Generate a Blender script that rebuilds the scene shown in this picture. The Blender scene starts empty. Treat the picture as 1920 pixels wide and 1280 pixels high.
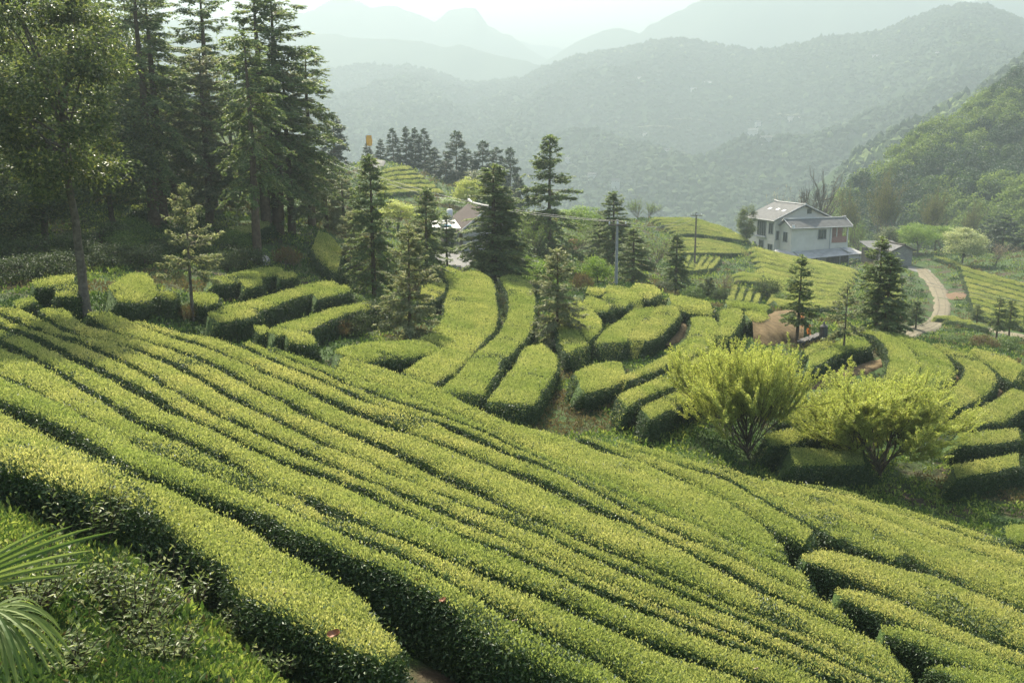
import bpy, math, random
import numpy as np
from mathutils import Vector, Matrix

S = bpy.context.scene
C = S.collection
rng = np.random.default_rng(11)
random.seed(11)

# ------------------------------------------------------------------ camera, sky, sun, exposure
LENS, SENSOR, TILT = 35.0, 36.0, 11.8
cam_d = bpy.data.cameras.new("camera")
cam_d.lens = LENS; cam_d.sensor_width = SENSOR
cam_d.clip_start = 0.1; cam_d.clip_end = 20000
cam = bpy.data.objects.new("camera", cam_d); C.objects.link(cam)
cam.location = (0, 0, 0)
cam.rotation_euler = (math.radians(90 - TILT), 0, 0)
S.camera = cam

SUN_AZ, SUN_EL = -18.0, 49.0            # azimuth to the right of the view direction (+Y)
W = bpy.data.worlds.new("World"); S.world = W; W.use_nodes = True
nt = W.node_tree; nt.nodes.clear()
wo = nt.nodes.new("ShaderNodeOutputWorld"); wb = nt.nodes.new("ShaderNodeBackground")
sk = nt.nodes.new("ShaderNodeTexSky"); sk.sky_type = 'NISHITA'; sk.sun_disc = False
sk.sun_elevation = math.radians(SUN_EL); sk.sun_rotation = math.radians(SUN_AZ)
sk.air_density = 1.0; sk.dust_density = 4.0; sk.ozone_density = 1.0
nt.links.new(sk.outputs[0], wb.inputs[0]); nt.links.new(wb.outputs[0], wo.inputs[0])
wb.inputs[1].default_value = 0.15
sun_d = bpy.data.lights.new("sun", 'SUN'); sun_d.energy = 5.0; sun_d.angle = math.radians(0.6)
sun_d.color = (1.0, 0.93, 0.80)
sun = bpy.data.objects.new("sun", sun_d); C.objects.link(sun)
_a, _e = math.radians(SUN_AZ), math.radians(SUN_EL)
sdir = Vector((math.sin(_a) * math.cos(_e), math.cos(_a) * math.cos(_e), math.sin(_e)))
sun.rotation_euler = (-sdir).to_track_quat('-Z', 'Y').to_euler()
S.view_settings.view_transform = 'Standard'; S.view_settings.look = 'None'
S.view_settings.gamma = 1.0; S.view_settings.exposure = 1.85
cy = S.cycles
cy.max_bounces = 6; cy.diffuse_bounces = 3; cy.glossy_bounces = 2; cy.transmission_bounces = 4
cy.volume_bounces = 1; cy.transparent_max_bounces = 6
HAZE_DENSITY = 0.00086
HAZE_COLOR = (0.288, 0.346, 0.354)

# ------------------------------------------------------------------ pixel -> world tools (photo pixels 1920 x 1280)
FPX = 1920 * LENS / SENSOR
_t = math.radians(TILT)
def ray(px, py):
    """world direction through a photo pixel, scaled so that its Y (forward) part is 1"""
    a = (np.asarray(px, float) - 960) / FPX; b = (640 - np.asarray(py, float)) / FPX
    y = math.cos(_t) + b * math.sin(_t); z = -math.sin(_t) + b * math.cos(_t)
    return np.stack([a / y, np.ones_like(a), z / y], -1)
def at(px, py, Y):
    return ray(px, py) * np.asarray(Y, float)[..., None] if np.ndim(Y) else ray(px, py) * Y

# ------------------------------------------------------------------ terrain from surveyed points
TOPH = 0.75
# photo x, photo y, distance forward in metres : points on the hedge tops of the near field
FIELD_TOPS = """300 1000 10.2; 420 1110 8.9; 560 1190 8.3; 700 1225 8.2; 600 1010 11.4; 740 1085 10.2; 900 1190 9.2; 1000 1250 9.0
960 1010 14.6; 1050 1090 12.8; 1150 1180 11.4; 1250 1260 10.6; 1300 1010 17.6; 1400 1110 15.2; 1500 1190 13.6; 1640 1260 12.8
1560 1010 20.3; 1650 1110 17.4; 1760 1190 15.2; 1880 1240 14.4; 1800 1030 21.6; 1900 1090 18.8; 1910 1160 16.6
0 620 31; 0 690 23.5; 0 760 18.3; 60 850 14.2; 150 880 13.2; 150 600 32.5; 150 690 24.5; 200 780 18.5; 300 870 14.6; 300 620 32; 350 700 25.5; 400 790 20; 450 900 15.4
480 665 30; 520 720 26.5; 560 800 22; 640 900 17.2; 600 690 29; 680 760 25.6; 760 850 21; 800 930 17.5
760 715 28.6; 850 760 26.8; 900 810 24.4; 950 900 20; 980 950 17.6; 1010 800 26.4; 1060 850 24; 1130 830 26.2; 1160 900 21.6; 1300 880 24.4; 1350 940 21.6; 1450 960 22; 1280 850 26; 1480 925 24; 1640 970 23.2"""
# photo x, photo y, distance : points on the ground itself
GROUND = """0 1275 5.7; 120 1240 6.2; 250 1270 6.6; 110 1130 7.2; 30 1050 8.2; 200 1030 9.2; 420 1250 7.3; 60 940 11
60 560 36; 163 580 34; 250 575 36; 362 605 37; 120 545 40; 250 540 41; 60 500 45; 150 460 50; 0 430 54; 250 450 52; 290 425 56; 400 412 62; 500 440 60; 590 430 64
100 390 62; 0 330 78; 200 300 92; 400 320 96; 520 360 90; 600 370 98; 620 300 125
420 530 46; 540 515 50; 500 575 41; 640 530 50; 450 620 37.5; 560 640 37; 600 620 40; 680 580 45; 640 480 60; 610 440 66; 700 520 57; 700 640 38.5; 770 655 39
800 690 35; 860 715 34; 940 720 35; 1060 760 33; 1130 780 31.5; 1200 800 31; 1280 815 31.5; 1340 830 31
860 640 44; 820 560 54; 880 560 55; 880 510 66; 840 498 72; 950 600 50; 960 530 64; 930 660 43; 1000 640 46; 1030 690 41; 1060 650 44.5; 1000 560 60
860 470 88; 1000 470 96; 1100 470 108; 900 420 118; 1000 400 135
700 300 150; 640 330 140; 760 320 152; 850 345 168; 950 362 178; 720 350 135; 800 365 140; 860 380 135; 660 390 105; 740 420 92
1150 535 68; 1060 520 76; 1200 545 66; 1120 575 57.5; 1230 560 62; 1100 620 50; 1180 600 53.5; 1240 600 53; 1150 650 46.5; 1230 660 46; 1280 640 48.5; 1300 590 57; 1340 600 55.5; 1390 600 56; 1440 585 61; 1340 650 48; 1300 700 41; 1200 720 38
1440 630 53; 1490 625 55; 1545 640 53; 1410 650 49; 1500 670 47.5; 1570 660 50; 1620 640 55; 1660 620 61; 1580 690 45; 1500 720 41.5; 1650 690 47; 1700 650 54.5; 1760 650 56; 1760 700 47; 1690 740 41; 1830 690 51; 1900 690 52.5; 1850 740 45; 1920 750 45; 1780 780 40; 1880 800 41; 1480 790 36; 1600 800 36.5; 1700 820 36.5; 1800 840 36; 1900 870 36
1400 880 30.5; 1480 870 32; 1560 900 31; 1640 930 30; 1720 900 33; 1760 960 29.5; 1860 960 30; 1905 1010 27
1240 520 90; 1190 500 95; 1150 460 112; 1290 560 74; 1360 570 75; 1440 565 83; 1280 500 112; 1340 485 126; 1400 500 122; 1440 535 98; 1260 455 140; 1340 452 146; 1230 412 168; 1300 418 168; 1360 435 166; 1420 470 160; 1500 492 158; 1560 500 156; 1610 505 155; 1500 540 112; 1560 575 92; 1600 540 118; 1640 520 140; 1660 560 105; 1690 600 86
1700 500 152; 1730 515 146; 1760 550 124; 1772 585 106; 1740 615 90; 1690 632 77; 1800 630 80; 1900 640 78; 1860 600 94; 1900 560 114; 1910 515 136; 1820 500 150; 1760 470 168; 1880 480 165; 1640 470 172; 1920 470 170"""
# plain world points that close the terrain behind the crests and beside the frame
WORLD = """0 0 -1.75; -8 0 -1.3; 10 0 -3.2; 0 -12 0.2; -14 -10 1; 16 -10 -2; -14 12 -4.0; -22 24 -5.5; -30 36 -6; 14 8 -6.5; 22 16 -11; 30 26 -15; 38 40 -17
-45 60 0; -60 80 5; -60 120 9; -45 150 4; -70 170 8; -110 100 18; -110 180 16; -40 200 -10; -20 215 -18; -30 260 -45; 10 200 -28; 20 240 -50; -80 260 -20
0 150 -14; 15 190 -24; 36 210 -34; 60 230 -44; 30 260 -60; 90 260 -52; 70 205 -30; 110 220 -30; 120 160 -27; 130 110 -26; 90 90 -22; 60 60 -19; 110 60 -20; 80 30 -18; 130 250 -40"""
def _rows(s):
    return np.array([[float(v) for v in r.split()] for r in s.replace("\n", ";").split(";") if r.strip()])
_f, _g, _w = _rows(FIELD_TOPS), _rows(GROUND), _rows(WORLD)
_P = ray(_f[:, 0], _f[:, 1]) * _f[:, 2:3]; _P[:, 2] -= TOPH
_Q = ray(_g[:, 0], _g[:, 1]) * _g[:, 2:3]
CTRL = np.concatenate([_P, _Q, _w])
_sm = np.concatenate([np.full(len(_P), .6), np.full(len(_Q), .6), np.full(len(_w), 1.0)])
def _ker(d2):
    return 0.5 * d2 * np.log(d2 + 1e-9)
def _warp(xy):
    """work in log-polar-like coordinates so that near ground may bend faster than far ground"""
    x, y = xy[:, 0], xy[:, 1]
    r = np.sqrt(x * x + (y + 14.0) ** 2)
    k = np.log(r) / r
    return np.stack([x * k, (y + 14.0) * k], -1) * 10
_c = _warp(CTRL[:, :2])
_n = len(_c)
_K = _ker(((_c[:, None] - _c[None]) ** 2).sum(-1)) + np.diag(_sm * 0.6)
_T = np.concatenate([np.ones((_n, 1)), _c, CTRL[:, :2] / 30], 1)
_A = np.block([[_K, _T], [_T.T, np.zeros((5, 5))]])
_sol = np.linalg.solve(_A + np.diag([0] * _n + [1e-9] * 5), np.concatenate([CTRL[:, 2], np.zeros(5)]))
def ground(xy):
    xy = np.asarray(xy, float).reshape(-1, 2)
    out = np.empty(len(xy))
    for i in range(0, len(xy), 20000):
        p = xy[i:i + 20000]; q = _warp(p)
        d2 = ((q[:, None] - _c[None]) ** 2).sum(-1)
        out[i:i + 20000] = _ker(d2) @ _sol[:_n] + np.concatenate([np.ones((len(q), 1)), q, p / 30], 1) @ _sol[_n:]
    return out
_YS = np.concatenate([np.geomspace(4.0, 420, 420)])
def cast(pts, h=0.0, ymin=4.0, ymax=400.0):
    """where the sight lines through photo pixels meet the terrain raised by h"""
    pts = np.asarray(pts, float).reshape(-1, 2)
    d = ray(pts[:, 0], pts[:, 1])
    ys = _YS[(_YS >= ymin) & (_YS <= ymax)]
    P = d[:, None, :] * ys[None, :, None]
    gap = P[..., 2] - (ground(P[..., :2].reshape(-1, 2)).reshape(len(pts), -1) + h)
    out = np.empty((len(pts), 3))
    for i in range(len(pts)):
        k = np.nonzero(gap[i] < 0)[0]
        if len(k) == 0:
            y = ys[np.argmin(gap[i])]
        elif k[0] == 0:
            y = ys[0]
        else:
            a, b = ys[k[0] - 1], ys[k[0]]; ga, gb = gap[i][k[0] - 1], gap[i][k[0]]
            y = a + (b - a) * ga / (ga - gb)
        out[i] = d[i] * y
    out[:, 2] = ground(out[:, :2])
    return out
# ------------------------------------------------------------------ tea hedges as seen in the photograph
# gaps between the rows of the near slope, photo pixels, from the nearest row to the farthest
GAPS = """0 768 34 782 67 798 101 815 134 832 160 845 200 865 237 885 275 895 312 910 350 930 400 950 437 970 475 987 490 1000 512 1022 562 1047 612 1062 650 1085 680 1105 705 1140 722 1172 745 1200 780 1235 800 1262
0 705 34 721 84 748 134 775 168 792 202 812 232 832 262 845 300 862 332 877 370 892 410 908 450 925 500 945 537 962 575 980 607 992 637 1005 675 1020 705 1035 750 1052 800 1077 837 1097 880 1122 917 1145 980 1177 1030 1205 1080 1225 1130 1247 1167 1267 1190 1284
0 647 34 662 67 681 101 700 134 721 168 741 202 762 235 782 269 799 302 815 336 830 400 855 437 877 470 900 505 915 540 927 575 945 612 965 650 977 682 992 712 1002 750 1015 787 1030 825 1045 862 1062 900 1077 950 1095 980 1107 1030 1130 1080 1155 1130 1175 1167 1190 1205 1207 1262 1227 1300 1242 1350 1257 1410 1280
0 617 34 627 67 637 94 651 134 674 185 698 228 721 269 741 302 762 336 782 386 802 433 829 475 845 505 860 537 872 575 885 612 900 650 915 687 932 725 947 762 965 810 990 837 1002 875 1017 917 1035 955 1050 992 1065 1030 1082 1080 1102 1130 1120 1180 1145 1230 1163 1287 1182 1325 1197 1362 1215 1412 1232 1450 1245 1500 1260 1555 1280
0 587 34 605 67 619 101 631 134 639 161 649 188 661 218 674 255 691 286 711 309 725 336 741 370 758 403 778 437 795 470 809 514 829 562 852 600 870 637 887 675 902 712 917 750 935 787 950 825 965 875 984 930 1010 980 1032 1030 1052 1080 1075 1130 1097 1180 1115 1237 1137 1275 1157 1312 1175 1350 1192 1400 1207 1437 1225 1475 1240 1512 1255 1550 1267 1590 1284
57 577 71 594 91 609 118 622 141 632 168 638 202 646 249 656 279 668 309 681 353 703 386 721 437 748 470 768 504 785 537 804 584 822 601 834 625 847 662 865 695 877 725 890 762 907 810 925 855 945 900 962 940 977 975 992 1017 1007 1055 1025 1092 1040 1130 1057 1167 1072 1205 1087 1250 1107 1300 1127 1350 1147 1400 1170 1450 1195 1500 1217 1550 1240 1600 1260 1645 1282
138 584 158 602 178 615 202 626 232 634 262 641 296 647 322 656 353 669 386 684 433 705 470 725 504 743 537 758 571 778 598 792 622 801 642 811 674 822 705 837 730 848 762 862 800 880 850 905 912 930 937 945 975 965 1012 980 1040 993 1067 1005 1105 1020 1142 1037 1180 1052 1237 1080 1275 1100 1312 1115 1350 1132 1387 1147 1425 1165 1462 1182 1510 1198 1557 1215 1595 1232 1632 1250 1670 1270 1690 1284
212 587 235 600 285 619 336 636 386 651 437 673 470 688 521 711 571 730 598 743 622 757 642 765 674 777 705 790 736 802 767 817 799 827 832 837 867 852 905 867 950 887 987 900 1025 917 1075 940 1100 955 1137 970 1190 992 1237 1012 1275 1035 1312 1055 1350 1075 1387 1092 1425 1110 1462 1130 1500 1145 1540 1160 1595 1182 1640 1201 1680 1216
433 641 470 659 504 676 537 691 598 715 632 730 663 746 715 767 778 783 840 803 880 819 900 830 937 847 987 867 1037 885 1070 897 1100 915 1137 935 1175 957 1212 977 1242 992 1275 1007 1305 1022 1350 1042 1387 1060 1425 1075 1462 1095 1500 1110 1537 1127 1572 1145
470 648 504 661 537 675 598 699 635 715 680 737 740 755 790 773 850 792 905 815 960 841 1010 864 1060 886 1100 903 1150 930 1200 951 1234 966 1278 981 1304 992 1337 1007 1375 1022 1412 1040 1450 1052 1487 1067 1535 1088
510 655 540 664 575 676 613 688 649 705 715 723 747 737 778 748 803 759 840 773 888 792 913 807 951 825 976 838 1000 848 1050 870 1095 892 1150 915 1200 935 1237 951 1280 970 1327 990 1362 1005 1400 1018 1440 1035 1492 1053"""
# rows at the crest and on the far right of the near slope: far edge | near edge
FIELD_ROWS = """620 663 684 675 760 705 830 729 900 771 950 792 1000 802 1046 810 1100 834 1150 851 1200 867 1239 880 1278 898 1317 916 1356 935 1395 958 1421 976 1440 992 1462 1017 1490 1046|616 686 649 702 715 720 747 734 778 745 803 756 840 770 888 789 913 804 951 822 976 835 1000 845 1050 867 1095 889 1150 912 1200 932 1237 948 1280 967 1327 987 1362 1002 1400 1015 1440 1032 1480 1049
1060 809 1100 816 1137 832 1175 845 1212 855 1250 865 1278 880 1310 886 1346 891 1382 909 1408 925 1434 946 1473 964 1500 979 1525 992 1550 1008|1064 813 1086 820 1127 838 1150 848 1187 860 1225 875 1262 890 1317 913 1356 932 1395 955 1425 974 1452 990 1478 1008 1510 1021 1540 1022
1130 816 1180 832 1230 843 1260 848 1310 868 1346 880 1400 908 1460 936 1500 957 1538 978 1575 1000 1600 1020|1137 830 1175 842 1212 851 1250 861 1278 876 1310 882 1346 887 1382 905 1408 921 1434 942 1473 960 1500 975 1530 991 1550 1004 1597 1028
1250 843 1300 858 1340 874 1385 893 1430 913 1500 939 1551 960 1604 981 1620 989 1657 1009 1695 1032 1722 1050|1262 846 1310 866 1346 878 1400 906 1460 934 1500 955 1540 978 1570 1003 1607 1020 1645 1040 1680 1050 1712 1062
1300 853 1340 868 1385 886 1430 898 1520 922 1580 942 1640 969 1690 989 1732 1004 1770 1017 1807 1034 1845 1042 1882 1054 1925 1071|1385 891 1430 911 1500 938 1551 959 1604 980 1620 988 1657 1008 1695 1031 1732 1053 1770 1073 1820 1096 1885 1121 1925 1138
1390 882 1430 894 1520 914 1580 929 1640 942 1700 965 1760 989 1807 1007 1870 1024 1925 1042|1430 897 1520 921 1580 941 1640 967 1690 987 1732 1002 1770 1014 1807 1030 1845 1036 1882 1049 1925 1066
1420 892 1520 910 1580 922 1650 938 1710 962 1795 989 1832 1001 1870 1018 1925 1036|1520 913 1580 928 1640 941 1700 963 1760 986 1807 1004 1870 1021 1925 1039
1487 1045 1508 1031 1545 1026 1597 1035 1650 1052 1700 1066 1740 1068 1770 1080 1820 1103 1885 1128 1930 1146|1492 1052 1520 1054 1570 1072 1620 1087 1670 1109 1720 1132 1770 1154 1820 1177 1870 1192 1930 1212
1545 1098 1582 1096 1620 1106 1657 1119 1695 1131 1745 1154 1795 1174 1845 1194 1930 1226|1555 1110 1582 1122 1632 1137 1657 1151 1695 1166 1732 1178 1770 1193 1820 1213 1870 1226 1930 1249
1622 1169 1657 1167 1695 1176 1732 1189 1770 1201 1820 1216 1870 1234 1930 1256|1638 1181 1670 1194 1707 1207 1745 1222 1782 1239 1832 1254 1882 1268 1930 1280
1788 1263 1807 1255 1845 1257 1882 1267 1930 1281|1792 1276 1820 1296 1860 1312 1930 1330"""
# terrace hedges beyond the near slope: kind, far edge | near edge
TERRACE = """a 369 527 404 521 446 511 487 505 529 503 558 506|369 531 404 533 446 528 477 523 508 515 529 516 558 514
a 446 529 462 524 496 523|448 537 467 539 483 535 496 530
a 513 517 535 512 559 511|517 524 540 523 559 517
a 379 599 400 582 442 570 487 565 508 557 550 540 592 530 617 526 650 528|383 607 415 611 436 595 487 582 508 575 540 563 571 553 612 541 650 533
a 433 594 446 586 467 583 490 578|433 600 450 602 467 597 492 586
a 577 557 602 547 633 538 665 537|579 564 602 562 623 553 644 551 667 543
a 492 630 512 617 550 605 602 588 633 580 675 572 712 569|494 635 529 628 567 622 592 611 633 594 654 588 714 580
a 525 628 546 622 571 624 594 635|527 636 550 640 581 647 596 643
a 475 616 487 611 506 614|477 623 490 625 506 620
a 352 553 375 548 400 552 416 562|354 561 380 572 415 568
a 296 553 316 550 336 555|296 560 316 562 336 560
a 41 539 81 527 122 519 156 521|47 545 81 541 114 533 156 528
a 98 547 114 539 142 537 155 543|100 555 122 559 152 555
a 187 557 203 549 224 523 244 509 274 509 297 523|189 564 220 568 244 570 274 562 307 549
a 236 390 270 386 304 386|238 394 270 393 304 392
a 415 433 450 425 490 420 515 412|415 441 450 441 480 433 517 422
a 583 436 604 432 620 440 632 455 646 480|582 458 590 476 606 492 626 507 650 521
a 20 572 40 560 70 553|26 580 50 572 72 562
b 829 499 851 506 872 514 886 523 898 530 897 563 896 585 890 610 872 628 848 644 822 655|826 511 830 518 842 527 842 552 835 565 838 590 826 610 806 630 782 642
b 890 508 905 514 921 524 927 545 925 563 931 579 928 611 902 640 880 668 855 694 820 714 786 726|858 509 877 518 885 530 880 563 881 603 869 620 848 642 820 662 782 684 742 704
b 942 516 965 517 994 527 1002 560 1000 590 996 617 985 634 964 654 936 682 922 709 908 732 890 752|934 519 952 542 957 573 949 603 943 619 926 636 906 655 881 677 862 702 840 724 812 744
b 780 540 800 530 818 524 830 523 838 532 837 549|776 560 790 566 812 560 832 552
b 1010 640 1044 668 1040 692 1021 723 1006 746 990 766|985 650 965 690 944 716 926 742 908 762
b 608 664 650 650 700 644 760 642 806 641|622 676 680 675 740 671 800 667 838 657
c 1096 543 1107 541 1124 542 1138 547|1096 549 1107 553 1128 553 1138 550
c 1114 538 1135 535 1169 536 1184 543 1197 554 1211 566|1122 542 1137 546 1157 555 1176 567 1191 572
c 1171 534 1184 532 1214 531 1226 536 1236 548 1244 560|1177 538 1191 546 1204 557 1216 565 1240 563
c 1120 556 1135 552 1152 552 1173 564 1188 573|1123 561 1139 570 1155 580 1174 578 1189 576
c 1086 561 1099 557 1118 558 1138 570 1154 580|1089 567 1101 574 1118 585 1135 585 1156 583
c 1082 563 1101 577 1118 590 1129 605 1120 630|1068 568 1068 586 1078 610 1091 626 1112 648
c 1060 590 1070 605 1078 616 1090 632 1108 656|1038 600 1046 625 1056 650 1070 672
c 1231 573 1223 584 1204 601 1184 620 1174 631 1173 648|1197 576 1173 593 1150 609 1131 624 1122 636 1117 652
c 1260 571 1276 582 1268 597 1247 616 1231 630 1203 644|1234 574 1221 590 1200 609 1185 623 1178 643
c 1240 555 1285 557 1322 566 1347 571|1254 568 1272 580 1304 586 1332 590 1351 589
c 1322 590 1342 599 1347 608 1336 631 1328 656|1292 590 1301 600 1298 618 1286 637 1262 657
c 1380 576 1392 590 1387 603 1377 618 1364 638|1351 580 1354 596 1348 614 1337 634
c 1346 567 1380 567 1421 571 1459 582|1349 574 1380 576 1420 583 1450 590
c 1390 590 1405 584 1430 584 1449 591|1391 597 1410 600 1422 606 1447 595
c 1330 640 1290 652 1252 667 1210 688 1150 718|1336 656 1294 669 1232 690 1165 720
c 1060 705 1100 688 1140 675 1168 676 1176 690|1070 740 1120 728 1165 716 1178 706
c 1318 667 1290 684 1240 707 1190 731 1146 752|1336 690 1300 706 1250 728 1205 749 1162 770
c 1330 702 1290 724 1240 749 1192 773|1344 724 1302 745 1252 770 1206 792
d 1501 663 1537 641 1569 640|1501 671 1537 658 1572 645
d 1500 674 1540 661 1572 645 1585 625 1616 627 1632 635|1500 693 1540 681 1570 663 1600 655 1627 649 1634 643
d 1560 615 1605 611 1640 617 1666 628 1692 643 1706 655 1719 675 1724 692 1712 720|1572 622 1605 620 1630 625 1655 638 1668 658 1671 677 1666 698 1655 720
d 1612 609 1662 616 1722 639 1756 657 1784 680 1787 698 1770 722 1737 740|1607 613 1652 624 1692 640 1714 655 1731 683 1726 705 1702 728
d 1745 640 1784 651 1815 666 1854 691 1868 706 1863 727 1838 744 1798 762 1784 768|1731 641 1762 654 1790 671 1816 687 1816 699 1796 725 1760 739 1738 749
d 1802 651 1832 657 1871 663 1899 677 1936 700|1785 652 1821 664 1854 681 1877 703 1904 722 1926 728
d 1932 732 1938 748 1922 762 1909 772 1858 793 1816 799 1780 803|1906 724 1886 741 1858 755 1816 777 1783 787
d 1442 772 1500 754 1558 744|1442 793 1500 783 1554 771
d 1417 822 1470 805 1540 793 1600 788|1420 838 1500 824 1560 812 1602 804
d 1760 812 1810 818 1862 808 1925 796|1764 830 1815 838 1870 830 1925 818
d 1455 845 1510 842 1570 848 1640 850|1460 868 1520 872 1580 872 1642 870
d 1880 990 1900 984 1930 985|1884 1008 1905 1014 1930 1012
d 1760 882 1830 868 1925 850|1766 900 1840 890 1925 872"""
# far slopes: first row | last row, number of rows, label area
BLOCKS = """e 1216 409 1262 409 1300 410 1345 420 1392 436|1262 440 1300 440 1340 444 1376 449 1406 455|6
e 1262 446 1310 447 1360 455 1404 467|1276 476 1320 475 1360 476 1396 476|5
e 1402 460 1440 471 1500 484 1560 496 1612 508|1440 566 1470 572 1500 576 1535 578 1570 576|11
e 1286 480 1276 500 1272 512|1356 484 1346 495 1336 505|5
e 1368 518 1386 510 1410 514 1432 516|1374 530 1396 526 1420 530 1440 536|2
e 1372 534 1366 550 1362 562|1436 545 1428 556 1424 570|4
f 1622 524 1650 520 1690 512|1640 600 1668 586 1690 572|6
f 1796 496 1850 512 1925 532|1826 590 1870 602 1925 616|9
f 1740 478 1760 482 1790 490|1796 500 1810 504 1830 508|3
f 1736 593 1760 590 1792 592|1800 604 1836 612 1870 620|3
g 712 320 735 314 762 311|706 366 760 362 838 362|6"""
# ------------------------------------------------------------------ helpers
def vnoise(p, seed=0):
    """smooth value noise for an array of 2-D or 3-D points, -1..1"""
    p = np.asarray(p, float)
    if p.shape[1] == 2: p = np.c_[p, np.zeros(len(p))]
    i = np.floor(p).astype(np.int64); f = p - i; f = f * f * (3 - 2 * f)
    def h(a):
        n = (a[:, 0] * 374761393 + a[:, 1] * 668265263 + a[:, 2] * 2147483647 + seed * 974711) & 0x7fffffff
        n = ((n ^ (n >> 13)) * 1274126177) & 0x7fffffff
        return ((n ^ (n >> 16)) & 0xffff) / 32767.5 - 1
    out = 0
    for dx in (0, 1):
        for dy in (0, 1):
            for dz in (0, 1):
                w = (f[:, 0] if dx else 1 - f[:, 0]) * (f[:, 1] if dy else 1 - f[:, 1]) * (f[:, 2] if dz else 1 - f[:, 2])
                out = out + w * h(i + np.array([dx, dy, dz]))
    return out
def fbm(p, oct=4, seed=0):
    p = np.asarray(p, float); o = 0; a = 1; t = 0
    for k in range(oct):
        o = o + a * vnoise(p * 2 ** k, seed + k * 17); t += a; a *= .5
    return o / t
def unit(v):
    return v / np.maximum(np.linalg.norm(v, axis=-1, keepdims=True), 1e-9)
def polyline(s):
    return np.array([float(v) for v in s.split()]).reshape(-1, 2)
def resample(P, n):
    P = np.asarray(P, float)
    d = np.r_[0, np.cumsum(np.linalg.norm(np.diff(P, axis=0), axis=1))]
    t = np.linspace(0, d[-1], n)
    return np.stack([np.interp(t, d, P[:, k]) for k in range(P.shape[1])], -1)
def smooth(P, k=2):
    P = P.copy()
    for _ in range(k):
        P[1:-1] = .25 * P[:-2] + .5 * P[1:-1] + .25 * P[2:]
    return P
class Geo:
    """collects vertices and faces, each face block with a material slot"""
    def __init__(self): self.v = []; self.f = []; self.n = 0
    def add(self, v, f, m=0, sm=False):
        v = np.asarray(v, float).reshape(-1, 3); f = np.asarray(f, int)
        if len(f) == 0: return
        self.v.append(v); self.f.append((f + self.n, m, sm)); self.n += len(v)
    def grid(self, P, m=0, sm=True, closed=False):
        a, b = P.shape[:2]; i = np.arange(a * b).reshape(a, b)
        if closed: i = np.concatenate([i, i[:, :1]], 1)
        f = np.stack([i[:-1, :-1], i[:-1, 1:], i[1:, 1:], i[1:, :-1]], -1).reshape(-1, 4)
        self.add(P.reshape(-1, 3), f, m, sm)
    def tube(self, P, R, seg=6, m=0):
        """a round bar along a polyline with a radius per point"""
        P = np.asarray(P, float); R = np.broadcast_to(np.asarray(R, float), len(P))
        T = unit(np.gradient(P, axis=0)); ref = np.array([0, 0, 1.]) if abs(T[:, 2]).mean() < .8 else np.array([1., 0, 0])
        u = unit(np.cross(T, ref)); w = np.cross(T, u)
        a = np.linspace(0, 2 * math.pi, seg, endpoint=False)
        ring = P[:, None] + R[:, None, None] * (np.cos(a)[None, :, None] * u[:, None] + np.sin(a)[None, :, None] * w[:, None])
        self.grid(ring, m, True, True)
        for e in (0, -1):
            r = ring[e]; self.add(r, [list(range(seg)) if e else list(range(seg))[::-1]], m)
    def box(self, c, s, m=0, R=None):
        c = np.asarray(c, float); h = np.asarray(s, float) / 2
        v = np.array([[x, y, z] for x in (-1, 1) for y in (-1, 1) for z in (-1, 1)]) * h
        if R is not None: v = v @ np.asarray(R).T
        self.add(v + c, [[0, 1, 3, 2], [4, 6, 7, 5], [0, 4, 5, 1], [2, 3, 7, 6], [0, 2, 6, 4], [1, 5, 7, 3]], m)
    def slab(self, Q, t, m=0):
        """a flat polygon given by its corners with thickness t below it"""
        Q = np.asarray(Q, float); n = len(Q)
        nn = unit(np.cross(Q[1] - Q[0], Q[2] - Q[0])[None])[0]
        if nn[2] < 0: nn = -nn
        v = np.concatenate([Q, Q - nn * t])
        for k in range(n):
            self.add(v[[k, (k + 1) % n, n + (k + 1) % n, n + k]], [[0, 1, 2, 3]], m)
        self.add(v[:n], [list(range(n))], m); self.add(v[n:], [list(range(n))[::-1]], m)
    def leaves(self, P, D, N, L, Wd, m=0, fold=.18):
        """a pointed leaf at each P along D, its face along N"""
        k = len(P)
        if k == 0: return
        L = np.broadcast_to(L, k)[:, None]; Wd = np.broadcast_to(Wd, k)[:, None]
        D = unit(D); s = unit(np.cross(D, N)); N = np.cross(s, D)
        v = np.stack([P, P + D * L * .5 + s * Wd * .5 + N * Wd * fold, P + D * L - N * L * .12, P + D * L * .5 - s * Wd * .5 + N * Wd * fold], 1)
        self.add(v.reshape(-1, 3), np.arange(4 * k).reshape(k, 4), m)
    def mesh(self, name, mats):
        me = bpy.data.meshes.new(name)
        if not self.v: return me
        v = np.concatenate(self.v); me.vertices.add(len(v)); me.vertices.foreach_set("co", v.astype(np.float32).ravel())
        li, ls, lt, mi, sm = [], [], [], [], []; off = 0
        for f, m, s in self.f:
            n, k = f.shape
            li.append(f.ravel()); ls.append(off + np.arange(n) * k); lt.append(np.full(n, k)); off += n * k
            mi.append(np.full(n, m)); sm.append(np.full(n, s))
        li = np.concatenate(li); ls = np.concatenate(ls); lt = np.concatenate(lt)
        me.loops.add(len(li)); me.polygons.add(len(ls))
        me.loops.foreach_set("vertex_index", li.astype(np.int32))
        me.polygons.foreach_set("loop_start", ls.astype(np.int32))
        me.polygons.foreach_set("material_index", np.concatenate(mi).astype(np.int32))
        me.polygons.foreach_set("use_smooth", np.concatenate(sm))
        for x in mats: me.materials.append(x)
        me.update(calc_edges=True)
        return me
    def obj(self, name, mats, parent=None):
        mats = mats if isinstance(mats, (list, tuple)) else [mats]
        o = bpy.data.objects.new(name, self.mesh(name, mats)); C.objects.link(o)
        if parent: o.parent = parent
        return o
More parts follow.
